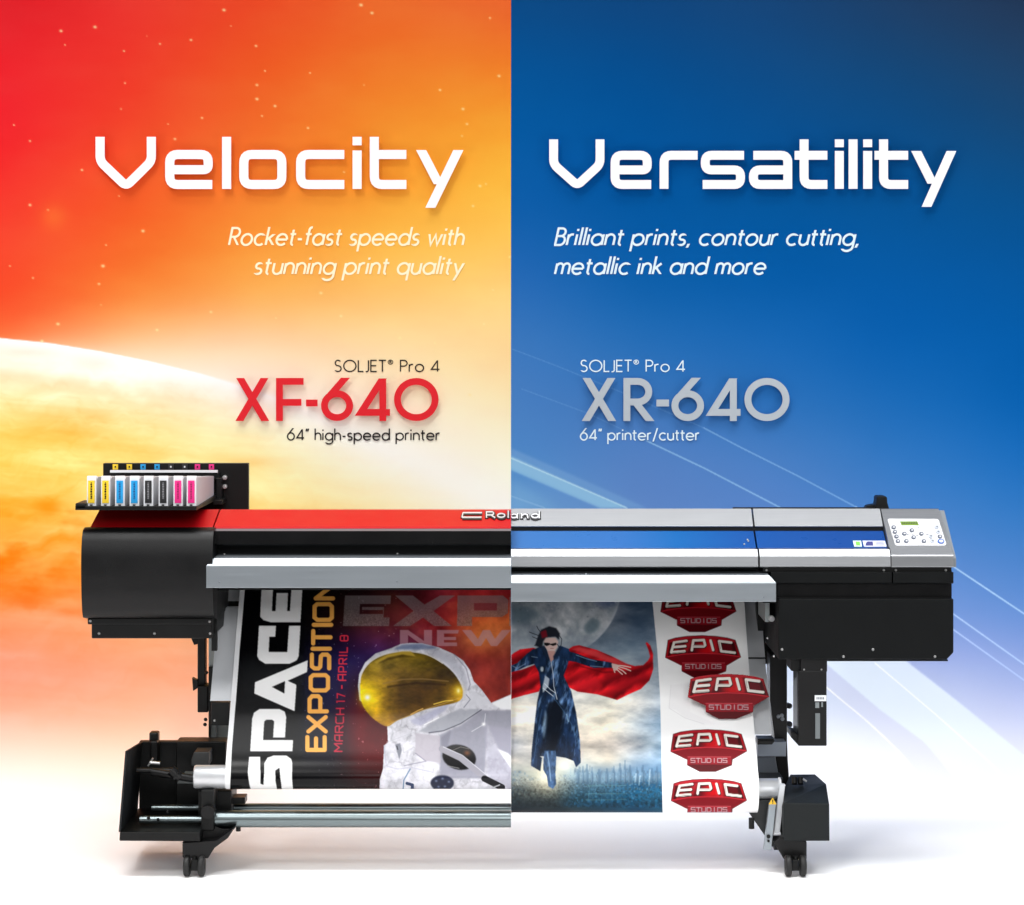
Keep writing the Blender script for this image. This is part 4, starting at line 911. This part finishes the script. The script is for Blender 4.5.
# metal apron behind the banner, leg frame
def apron(name, prof_, x0, x1, off, py0, py1, par, m=APRON, bev=.0):
    pts = [(y+off, z) for y, z in prof_ if py0 <= HOR+(ZC-z)/(K*(D+y)/D) <= py1 and y < .5][::6]
    pts = pts+[(y+.012, z) for y, z in pts[::-1]]
    return MB().xprism(pts, x0, x1, False).build(name, m, par)
sh = profL[:-90]
apron('apron_panel', sh, PX(218.6,.37), CUT-.002, .02, 607, 702, LP)
MB().box(PX(219.5,.4), CUT-.002, .40, .42, PZ(612,.4), PZ(598,.4)).build('apron_joint', BLACK2, LP)
apron('apron_upper_panel', sh, PX(218.6,.37), CUT-.002, .024, 575, 604.6, LP)
MB().pbox((211,702.5),(229.5,725.5),.17,.26).build('apron_bracket', BLACK2, LP, .002)
m_ = MB(); dome(m_, P(214.5,720.5,.17), .004); m_.build('screw', SCREW, LP)
MB().pbox((208.6,636),(216,744),.34,.42).pbox((216,722),(230,744),.36,.42).build('leg_post', mat('post_grey', (128,134,134), .45, .3), LP, .002)
MB().pbox((197.4,636),(205.4,712.5),.36,.40).pbox((197.4,686),(208,712.5),.33,.40).build('side_duct', BLACK2, LP, .003)
m_ = MB(); m_.pprism([(191,638),(197.8,638),(197.8,644),(194,645)], .36, .38); m_.pprism([(192,678),(197.8,681),(197.8,688),(193,691)], .35, .38).pprism([(208.5,667),(215,667),(213.5,704),(211,704),(210,744),(208.5,744)], .325,.34); m_.build('duct_clamp', BLACK2, LP, .001)
for a, b in ((206.4,672.5),(205.6,719.5),(205,724.5)): m_ = MB(); dome(m_, P(a,b,.33), .006); m_.build('screw', BLACK2, LP)
# take-up unit
TU = MB().pbox((139,741.5),(227,830.5),.30,.33).pbox((176,741.5),(226,815),.22,.3).build('takeup_unit', BLACK2, LP, .003)
fl = MB(); A0 = P(127.2,751,-.05); A1 = P(142.5,741.7,.30); B0 = P(120.6,832,-.05); B1 = P(136.6,829.5,.30)
t_ = Vector((.006,0,0))
vs = [A0,A1,B1,B0,A0-t_,A1-t_,B1-t_,B0-t_]; fl.add(vs, [(0,1,2,3),(7,6,5,4),(0,4,5,1),(1,5,6,2),(2,6,7,3),(3,7,4,0)])
fl.build('side_flange', mat('flange_black', (26,29,31), .55, spec=.25, bump=.2), TU, .001)
MB().add([P(119.8,832,-.05),P(200,832,-.05),P(200,841.5,-.05),P(119.2,841,-.05)]+[Vector((v.x,.31,v.z)) for v in (P(119.8,832,-.05),P(200,832,-.05),P(200,841.5,-.05),P(119.2,841,-.05))],
    [(0,3,2,1),(4,5,6,7),(0,1,5,4),(1,2,6,5),(2,3,7,6),(3,0,4,7)]).build('base_plate', BLACK2, TU, .003)
MB().pbox((149,732.5),(158,744),.26,.30).pbox((150,741),(157.5,765),.24,.29).build('knob', BLACK, TU, .005)
m_ = MB(); c1 = P(136.5,770.5,.12); c2 = P(178,770.5,.12); m_.tube(c1, c2, .008, 16).tube(P(152,772,.08), P(196,779,.05), .012, 16).build('spindle', BLACK, TU)
MB().tube(P(150,762.5,.14), P(160,763.5,.14), .006, 14).tube(P(153,758,.15), P(148,766,.15), .003, 10).build('spindle_pin', SCREW, TU)
MB().pprism([(184,773),(193.5,773),(193.5,783.5),(177,783.5)], .1, .13).build('guide_plate', mat('dull_grey_steel', (72,78,78), .5), TU)
MB().pprism([(194,752),(209,752),(209,766),(191,766),(191,760)], .12, .2).build('motor_cover', mat('motor_black', (40,42,43), .5), TU, .003)
m_ = MB(); m_.tube(P(171,770,.06), P(180,778,.06), .016, 16); m_.tube(P(174,779,.05), P(178,772,.05), .006, 10); m_.build('spindle_joint', BLACK, TU)
MB().pbox((198,790.5),(231.5,828),.08,.22).pprism([(201,790),(214,790),(214,831),(201,831)], .0, .1).build('support_block', BLACK2, TU, .004)
m_ = MB(); c_ = P(207.5,812.5,-.02); m_.tube(c_, (c_.x,c_.y+.05,c_.z), .02, 20); m_.build('support_knob', BLACK, TU, .002)
MB().pbox((231,797.5),(245,804),.1,.16).build('support_stub', BLACK2, TU, .001)
MB().tube(P(152,808,.16), P(212,808,.16), .0105, 28).tube(P(205,808,.16), (CUT, .16, PZ(808,.16)), .0145, 36).build('takeup_bar', CHROME, LP)
MB().tube(P(140,819.6,.04), P(212,819.6,.04), .0115, 28).tube((PX(211,.04), .04, PZ(818.8,.04)), (CUT, .04, PZ(818.8,.04)), .0255, 44).build('takeup_bar', CHROME, LP)
for a, b in ((167.5,811.5),(148.5,818),(158,819.5)): m_ = MB(); dome(m_, P(a,b,.025), .005); m_.build('bar_screw', BLACK2, LP)
# base block, brace and caster
MB().pprism([(182.4,842.5),(184,841.5),(216,841.5),(234.5,829),(222,829),(214,826),(200,826),(196,838),(182.4,842.5)][:-1], .02, .2).pprism([(182.4,843),(216,841),(234.5,828),(228,838),(214.5,848),(208,858.3),(183.5,858.3),(182.4,856)], -.03, .12).build('leg_foot', BLACK, LP, .003)
m_ = MB(); m_.tube(P(238.3,826,.04), P(238.3,831,.04), .0075, 14); m_.build('foot_knob', BLACK2, LP)
def caster(cx, par, y=-.03, top=858., bot=880.):
    m_ = MB(); m_.tube(P(cx,top-2,y), P(cx,top+4,y), .008, 14)
    m_.pprism([(cx-3.2,top+2),(cx+3.2,top+2),(cx+3.8,top+13),(cx-3.8,top+13)], y-.012, y+.02)
    cs = m_.build('caster', BLACK2, par, .002)
    r = .0315; zc = r+.0005
    for s in (-1, 1):
        x0 = PX(cx,y)+s*.0125; x1 = PX(cx,y)+s*.031
        w = MB(); w.lathe_x((min(x0,x1),y,zc), [(0,.004),(0,r-.004),(.0025,r-.0008),(.005,r),(.0135,r),(.016,r-.0012),(.0185,r-.006),(.0185,.004)], 32)
        w.build('wheel', RUBBER, cs)
        h = MB(); h.tube((x1-s*.002,y,zc), (x1+s*.0015,y,zc), .012, 20); h.build('hub', BLACK, cs)
caster(194.5, LP)

# ------------------------------------------------------------------ right printer (silver hood, control panel)
RP = empty('wide_format_printer', (.9,.3,0), 'right printer with silver hood, blue stripe and white control panel', 'printer', None)
g0 = CUTR
y0, y1 = .0, .215
# hood side profile: back edge 508, dark groove 526-530, blue stripe 531-548, silver front 549-567
def zy(py, y): return (y, PZ(py, y))
yA, yB, yC, yD_ = .215, .155, .075, .0
def seg(name, x0, x1, m, pr_, bev=.0): return MB().xprism(pr_, x0, x1).build(name, m, RP, bev)
SEAM1a = PX(752,.215); SEAM2 = PX(880.3,.215)
# sections between seams share one profile; seams are 2 mm gaps
secs = [(g0, SEAM1a-.0028), (SEAM1a+.0028, SEAM2-.0015)]
for k, (xa, xb) in enumerate(secs):
    seg('hood_top', xa, xb, SILV, [zy(508.6,.215), zy(526.2,.155), (.157, PZ(527.,.155)), (.35, PZ(527.,.155)), (.46, PZ(508.6,.215)-.09), (.24, PZ(508.6,.215)-.003)])
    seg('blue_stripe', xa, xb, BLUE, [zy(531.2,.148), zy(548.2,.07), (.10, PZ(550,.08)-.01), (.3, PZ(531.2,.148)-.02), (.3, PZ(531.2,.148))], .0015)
    seg('hood_front', xa, xb, SILV, [zy(548.8,.040), zy(549.2,.032), zy(556.3,.012), zy(566.6,.009), zy(567.4,.014), (.12, PZ(567.4,.018)), (.12, PZ(548.8,.040)-.004)])
seg('hood_inner', g0, SEAM2, BLACK2, [(.165,PZ(526,.165)-.004),(.16,PZ(545,.12)-.02),(.06,PZ(566,.06)),(.5,PZ(566,.06)),(.5,PZ(527,.16)-.02)])
# control end piece
ctl = MB(); xl0 = SEAM2+.0015
prof_c = [zy(508.6,.215), zy(555.5,.012), zy(567.4,.0105), (.12,PZ(567.4,.0105)), (.46,PZ(508.6,.215)-.14), (.46,PZ(508.6,.215)-.09), (.24,PZ(508.6,.215)-.003)]
xr_ = PX(954,.005)
ctl.xprism(prof_c, xl0, xr_)
for i, v in enumerate(ctl.v):
    if abs(v[0]-xr_) < 1e-6 and v[1] > .2: ctl.v[i] = (PX(938.5,.215), v[1], v[2])
ctl.build('control_end', SILV, RP, .003)
MB().xprism([(.225,PZ(508.6,.215)-.006),(.03,PZ(556,.03)-.008),(.03,PZ(567,.03)),(.4,PZ(567,.03)),(.4,PZ(508.6,.215)-.06)], PX(945,.1), PX(956.2,.03)).build('end_gasket', GREYP, RP)
# panel face lies on the sloped plane
pA = Vector((0,)+zy(508.6,.215)); pB = Vector((0,)+zy(555.5,.012)); nrm = (pB-pA).cross(Vector((1,0,0))).normalized()
if nrm.y > 0: nrm = -nrm
def onpanel(px, py, h):
    # intersect view-independent: point of the sloped plane whose height matches the drawn row
    t = (py-508.6)/(555.5-508.6)
    for _ in range(8):
        q_ = pA.lerp(pB, t); cur = HOR+(ZC-q_.z)/(K*(D+q_.y)/D); t += (py-cur)/(555.5-508.6)
    q_ = pA.lerp(pB, t); return Vector(((px-CX)*K*(D+q_.y)/D, q_.y, q_.z))+nrm*h
def panelpoly(mb, pts, h0, h1):
    n = len(pts); a = [onpanel(x,y,h1) for x,y in pts]; b = [onpanel(x,y,h0) for x,y in pts]
    mb.add(a+b, [tuple(range(n)), tuple(range(2*n-1,n-1,-1))]+[(i,i+n,(i+1)%n+n,(i+1)%n) for i in range(n)]); return mb
def ellp(cx, cy, rx, ry, n=18): return [(cx+rx*math.cos(2*math.pi*i/n), cy+ry*math.sin(2*math.pi*i/n)) for i in range(n)]
cp = panelpoly(MB(), [(887.6,520.2),(889,519.2),(937,519.5),(938.6,520.6),(946.2,544.4),(945,546),(896.6,546),(895,544.8)], -.001, .0022).build('control_panel', WHITEP, RP)
panelpoly(MB(), [(900,522.2),(917.2,522.2),(918.8,525.9),(901.4,525.9)], .002, .0034).build('display', mat('lcd_green', (120,150,60), .25, vary=.02), cp)
mb = MB()
for k in range(9): panelpoly(mb, [(902+k*1.7,523.3),(903.1+k*1.7,523.3),(903.5+k*1.7,524.8),(902.4+k*1.7,524.8)], .0034, .0038)
mb.build('display_text', mat('lcd_text', (52,72,30), .4), cp)
BTN = mat('button_grey', (92,98,112), .45); BTL = mat('button_light', (190,196,208), .45); BTB = mat('button_blue_ring', (60,100,180), .4)
for a, b, m in [(893.5,528.2,BTN),(894.8,532.8,BTN),(896.3,537.4,BTN),(897.8,542,BTN),(904.2,534.6,BTN),(906.2,542,BTN),(911.7,531.2,BTN),(913.5,538.2,BTN),(921.2,534.6,BTN),(923.8,542,BTN),(930.6,537,BTL),(932.3,541.8,BTL),(936.6,527.8,BTL),(938,532.6,BTL),(939.8,537.4,BTN),(940.8,542.2,BTB)]:
    big = m is BTB; bt = panelpoly(MB(), ellp(a, b, 3.4 if big else 2.3, 2.3 if big else 1.75), .002, .0045).build('button', m, cp)
    panelpoly(MB(), ellp(a+.3, b+.1, 2.1 if big else 1.1, 1.4 if big else .6, 10), .0045, .0052).build('button_mark', WHITEP if m is not BTL else GREYP, bt)
mb = MB()
for a, b, w in [(917,536.2,.8),(907.8,535,.8),(912.8,535,.7),(918.6,528.5,1),(927.2,535,1.2),(931,539.5,1.4)]: panelpoly(mb, [(a-w,b-.3),(a+w,b-.3),(a+w,b+.3),(a-w,b+.3)], .002, .0026)
mb.build('panel_print', BTN, cp)
# stickers on the blue stripe
qA = Vector((0,)+zy(531.2,.148)); qB = Vector((0,)+zy(548.2,.07)); qn = (qB-qA).cross(Vector((1,0,0))).normalized(); qn = -qn if qn.y > 0 else qn
def onblue(px, py, h):
    t = (py-531.2)/17.; q_ = qA.lerp(qB, t); return Vector(((px-CX)*K*(D+q_.y)/D, q_.y, q_.z))+qn*h
def bluepoly(pts, h0, h1, name, m, par):
    n = len(pts); a = [onblue(x,y,h1) for x,y in pts]; b = [onblue(x,y,h0) for x,y in pts]
    return MB().add(a+b, [tuple(range(n)), tuple(range(2*n-1,n-1,-1))]+[(i,i+n,(i+1)%n+n,(i+1)%n) for i in range(n)]).build(name, m, par)
LILW = mat('sticker_white', (214,216,236), .45)
bs = bluepoly([(852.8,541.2),(861,541.2),(862,547.1),(854.2,547.1)], .0006, .002, 'sticker', mat('sticker_pale_green', (214,240,224), .45), RP)
bluepoly([(855.4,542.3),(859.6,542.3),(860.2,546),(856.2,546)], .002, .0026, 'sticker_square', mat('sticker_green', (120,196,80), .45), bs)
bs = bluepoly([(862.4,541.2),(884.8,541.2),(886.8,547.1),(864,547.1)], .0006, .002, 'sticker', LILW, RP)
bluepoly([(867.6,542.2),(872.6,542.2),(873.2,546.2),(865.4,546.2),(866,543.6)], .002, .0026, 'sticker_logo', mat('sticker_indigo', (62,62,126), .45), bs)
for r_ in (542.8,544.2,545.6): bluepoly([(876,r_-.3),(883.4+.4*(r_-542),r_-.3),(883.4,r_+.25),(876.2,r_+.25)], .002, .0026, 'sticker_line', mat('sticker_grey', (150,152,176), .45), bs)
for a, b in ((744.2,544.6),(748.4,541.6),(747.5,540.2)): bluepoly(ellp(a,b,.9,.7,10), .0004, .0024, 'rivet', SCREW, RP)
# lever on top, thin rear lip
MB().pprism([(874.6,510),(876.4,502),(876.8,497.2),(878.4,496.2),(885.6,496.2),(887.2,497.4),(887.6,503),(889.8,510)], .24, .30).build('lever', BLACK2, RP, .004)
MB().pprism([(864.5,510),(867,505.6),(876,504),(876,510)], .26, .3).pbox((733,507.6),(880,510),.25,.27).build('lever_mount', BLACK2, RP, .002)
# dark body
xb0 = PX(778,.02); xb1 = PX(953.6,.0)
MB().xprism([(.022,PZ(567.6,.022)),(.022,PZ(572,.022)),(.3,PZ(572,.022)),(.3,PZ(567.6,.022))], PX(763,.02), xb1-.002).build('body_joint', BLACK2, RP)
for a, b in ((766.5,570.2),(883.8,570.2),(895.8,570.2),(945.8,570.2)): m_ = MB(); dome(m_, P(a,b,.02), .004); m_.build('screw', SCREW, RP)
for a, b in ((771,891.8),(893.2,953.5)):
    MB().xprism([(.004,PZ(572.4,.004)),(.004,PZ(582.6,.004)),(.012,PZ(583.6,.012)),(.3,PZ(583.6,.01)),(.3,PZ(572.4,.004))], PX(a,.004), PX(b,.004)).build('upper_body_panel', DARKB, RP, .0015)
MB().xprism([(.03,PZ(583,.03)),(.03,PZ(599,.03)),(.4,PZ(599,.03)),(.4,PZ(583,.03))], xb0, xb1-.0).build('recess_panel', BLACKG, RP)
mb = MB(); zt, zb = PZ(599,.004), PZ(659.4,.004); cx_ = PX(953.6,.004); dx = PX(947,.004); zc_ = PZ(652.5,.004)
mb.prism([(xb0,zt),(cx_,zt),(cx_,zc_),(dx,zb),(xb0,zb)], .004, .42)
mb.build('body_panel', DARKB, RP, .003)
MB().box(xb0+.002, cx_-.004, .1, .5, PZ(640,.004), PZ(567.6,.022)).build('rear_housing', BLACK2, RP)
MB().pbox((763,566),(778,603),.06,.42).pbox((800.5,659.8),(948,661.2),.03,.1).build('body_flange', BLACK2, RP)
for a, b in ((782,649.5),(843.5,656.6),(873,649.6),(935,656.6)): m_ = MB(); dome(m_, P(a,b,.004), .0042); m_.build('screw', SCREW, RP)
for x_, y_, z_ in ((xb0,.3,PZ(638,.3)),(xb0,.12,PZ(656,.12))): m_ = MB(); dome(m_, (x_,y_,z_), .005, (-1,0,0)); m_.build('screw', SCREW, RP)
m_ = MB(); c_ = P(771,618,.1); m_.tube(c_, (c_.x-.0,c_.y-.02,c_.z), .009, 14); m_.tube((c_.x,c_.y-.02,c_.z), (c_.x,c_.y-.024,c_.z), .005, 12); m_.build('side_bolt', SCREW, RP)
MB().pbox((765.2,602),(769.5,622),.10,.3).build('side_bracket', mat('post_grey', (128,134,134), .45, .3), RP)
rail(g0, PX(776,-.035), 571.2, 601.8, RP, -.02, PX(776,-.035))
for a, b in ((763.8,597),(586,574),): m_ = MB(); dome(m_, P(a,b,-.035), .003); m_.build('screw', GREYP, RP)
MB().box(g0, PX(763,.1), .09, .5, PZ(600,.1), PZ(568,.06)).build('inner_body', BLACK2, RP)
# apron, posts
shR = profR[:-90]
apron('apron_panel', shR, g0+.002, .796, .02, 660, 738, RP)
apron('apron_joint', shR, g0+.002, .795, .036, 655, 664, RP, BLACK2)
apron('apron_upper_panel', shR, g0+.002, .796, .022, 580, 658.6, RP)
MB().pprism([(770,655),(787.2,655),(787.2,742),(788,760),(789.6,785),(780,785),(775.5,758),(775,742),(770,700)], .30, .40).build('leg_post', BLACK, RP, .003)
MB().pprism([(757.6,738.6),(774,738.6),(774,741.6),(757.6,745)], .14, .2).pprism([(757.6,741),(775,741),(772,744.6),(760,744.6)], .13,.18).build('apron_bracket', BLACK2, RP, .001)
MB().pprism([(756,598),(780,598),(780,664),(760,664)], .40, .44).build('side_plate', BLACK2, RP)
MB().pbox((757.3,742),(786,756.6),.24,.32).build('cross_bracket', mat('bracket_grey', (126,134,144), .4, .3), RP, .002)
MB().pprism([(757.5,757),(775,757),(779.5,779),(770,779),(757.5,776.5)], .26, .31).build('cross_panel', mat('panel_dark_grey', (84,90,98), .4, .2), RP, .001)
for a, b, r_ in ((789.5,706,.009),(789,724.5,.011)):
    m_ = MB(); dome(m_, P(a,b,.32), r_); m_.pbox((785.5,b-2),(790,b+2.4),.31,.34); m_.build('post_latch', BLACK2, RP, .001)
m_ = MB()
for a, b in ((778.5,716.5),(781.8,715.5),(782.5,719)): dome(m_, P(a,b,.30), .0065)
m_.build('post_fitting', GREYP, RP)
# hanging box at the side
hb = MB().pbox((800.7,652.3),(827.3,672),.02,.16).pbox((798.2,671),(826.8,746),.02,.15).build('hanging_box', BLACK, RP, .003)
MB().pprism([(790.6,652.4),(800.5,652.4),(800.5,672),(791.2,671)], .035, .15).build('mounting_bracket', BLACK2, hb, .002)
mb = MB(); f1 = [P(798.6,674,.02),P(798.6,733,.02),P(793.2,731,.12),P(793.2,681,.12)]
mb.add(f1+[v+Vector((.012,.02,0)) for v in f1], [(0,1,2,3)[::-1],(4,5,6,7),(0,4,7,3),(1,2,6,5),(0,1,5,4),(3,7,6,2)]); mb.build('side_window', mat('smoky_panel', (78,84,86), .3), hb)
MB().pprism([(791,731.5),(799,735),(799,746),(791.2,737.6)], .03, .14).build('lower_lip', BLACK2, hb, .001)
lb = MB().pbox((814.8,695.4),(826.4,701.2),.0165,.02).build('label', WHITEP, hb)
mb = MB()
for k in range(5): mb.pbox((816.6+k*1.6,697.2),(817.6+k*1.6,699.4),.0155,.0165)
mb.build('label_print', GREYP, lb)
MB().pbox((815.4,702.4),(819.2,708),.0175,.02).pbox((821.4,702.4),(823,707),.0175,.02).build('small_window', mat('window_grey', (120,126,128), .35), hb)
MB().pbox((815.4,713.4),(820,738.6),.0172,.02).build('level_slot', mat('slot_grey', (104,110,112), .35), hb)
for a in (804,821.5): m_ = MB(); dome(m_, P(a,669.5,.02), .003); m_.build('screw', SCREW, hb)
# take-up motor housing
Q = lambda a, b, y: P(a, b, y)
f = [Q(783.6,803,-.02),Q(829.3,804,-.02),Q(829.6,841,-.02),Q(783.6,841,-.02)]
bk = [Q(785.5,784.6,.16),Q(826.4,784,.10),Q(815.2,774.2,.24),Q(790.4,774.2,.24)]
zb_ = f[2].z
lowL = Vector((f[0].x,.26,zb_)); lowR = Vector((f[1].x-.02,.26,zb_))
mb = MB(); mb.add(f+bk+[lowL,lowR], [(3,2,1,0),(0,1,5,4),(4,5,6,7),(1,2,9,6,5),(3,0,4,7,8),(7,6,9,8),(2,3,8,9)])
TR = mb.build('takeup_housing', mat('housing_black', (19,23,24), .55, spec=.25, bump=.2), RP, .002)
for a in (794.5,800.5):
    m_ = MB(); m_.tube(P(a,784,.12), P(a,777.5,.13), .0085, 14); m_.build('dial', BLACK2, TR)
MB().tube(P(803,779,.12), P(806.5,781.5,.12), .0035, 10).build('dial_pointer', SCREW, TR)
MB().pprism([(773.5,842),(783.6,835),(806.8,841.5),(806.8,859.6),(784,859.6)], -.0, .14).build('leg_foot', BLACK, RP, .003)
MB().pprism([(749,813),(758,800),(772,800),(783.5,803),(783.5,842),(772.5,847)], .06, .16).pprism([(757.6,778),(783,778),(783,804),(757.6,804)], .17, .26).build('leg_brace', mat('brace_black', (30,33,34), .5), RP, .002)
m_ = MB(); m_.tube(P(751.5,818,.04), P(751.5,828.5,.04), .0085, 16); m_.build('foot_knob', BLACK2, RP, .002)
m_ = MB(); m_.pprism([(769.4,803),(776.4,803),(771.2,850.5),(763.6,850)], .01, .03); arm = m_.build('support_arm', RAILM, RP, .0015)
MB().tube(P(768.5,836.5,.011), P(768.5,836.5,.004), .006, 16).tube(P(768.5,841,.011), P(768.5,841,.004), .004, 12).build('arm_bolt', BLACK2, arm)
tri = [(772.7,797.6),(776.6,804.4),(768.8,804.4)]
wl = MB().pprism(tri, .004, .0085).build('warning_label', mat('warning_yellow', (226,180,40), .5), arm)
MB().pbox((772.2,799.8),(773.2,802.4),.0028,.004).pbox((772.2,803),(773.2,803.7),.0028,.004).build('warning_mark', BLACK2, wl)
m_ = MB(); m_.pprism([(780,784.2),(785.2,784.8),(779.6,836),(773.6,836)], .03, .05).pbox((773.6,832.6),(781,835.4),.02,.05); m_.build('support_arm', APRON, RP, .0015)
m_ = MB(); m_.tube(P(777,842,.05), P(777,849,.05), .009, 14).pbox((774,836.5),(780.5,850),.05,.1); m_.build('arm_spring', BLACK2, RP)
c_ = P(779.6,787.5,YR); m_ = MB(); m_.lathe_x((PX(778.6,YR),YR,ZR), [(0,.01),(0,.033),(.006,.033),(.006,.01)], 30); m_.build('spindle_flange', WHITEP, RP)
caster(795.5, RP)
# ------------------------------------------------------------------ emblem that runs across both halves of the hood
def onhood(px, py, h, right):
    a = Vector((0,)+(zy(508.6,.215) if right else (.215,PZ(508.6,.215)))); b = Vector((0,)+(zy(526.2,.155) if right else (.045,PZ(527,.045))))
    n_ = (b-a).cross(Vector((1,0,0))).normalized(); n_ = -n_ if n_.y > 0 else n_
    t = (py-508.6)/(b.z-a.z)*-K
    t = .5
    for _ in range(12):
        q_ = a.lerp(b, t); cur = HOR+(ZC-q_.z)/(K*(D+q_.y)/D); t += (py-cur)/18.
    q_ = a.lerp(b, t); return Vector(((px-CX)*K*(D+q_.y)/D, q_.y, q_.z))+n_*h
def logo(strokes_, name, m, par, right, w, h0, h1, clip):
    mb = MB()
    for k, st in enumerate(strokes_):
        # build the ribbon flat, then lay it on the sloped hood
        t = MB(); ribbon(t, st, w, lambda x, y: (x, y), 0, 1)
        vs = []
        for x, dd, y in t.v:
            x = min(x, 510.8) if clip == 'l' else max(x, 511.25)
            vs.append(onhood(x, y, (h1+.0001*k) if dd == 0 else h0, right))
        mb.add(vs, t.f)
    return mb.build(name, m, par)
R_ = [(486.5,519),(486.5,513.2),(492.4,513.2),(493.6,514.2),(493.6,515.4),(492.4,516.3),(487,516.3)]
ell_ = lambda cx, cy, rx, ry, a0=0, a1=360: arc(cx, cy, rx, ry, a0, a1, 20)
Lleft = [R_, [(491,516.4),(495.2,519.2)], ell_(501.2,516.9,3.6,1.9), [(508.2,512),(508.2,519.2)]]
La = [ell_(514,516.9,3.2,1.8), [(517.4,514.6),(517.4,519.4)]]
Ln = [[(521.6,519.4),(521.6,514.6)], [(521.6,515.8)]+arc(525,516.8,2.6,1.7,200,340,10)+[(528,519.4)]]
Ld = [ell_(535,516.9,3.4,1.9), [(539.2,512),(539.2,519.4)]]
sym = [[(463,514),(482,514)], [(462,518.6),(481.5,518.6)], [(463,514),(462,518.6)]]
EB = mat('emblem_black', (16,12,14), .4); EW = mat('emblem_silver', (216,218,222), .35, .3)
sh_ = lambda S, dx=.25, dy=.3: [[(x+dx,y+dy) for x, y in s] for s in S]
e1 = logo(sh_(sym+Lleft), 'logo_black_rim', EB, LP, False, 3.3, .0008, .003, 'l')  # black outline belonging to the logo, set behind its silver letters
logo(sym+Lleft, 'logo_lettering', EW, e1, False, 1.2, .003, .0048, 'l')
e2 = logo(sh_(La+Ln+Ld), 'logo_black_rim', EB, RP, True, 3.3, .0008, .003, 'r')
logo(La+Ln+Ld, 'logo_lettering', EW, e2, True, 1.2, .003, .0048, 'r')
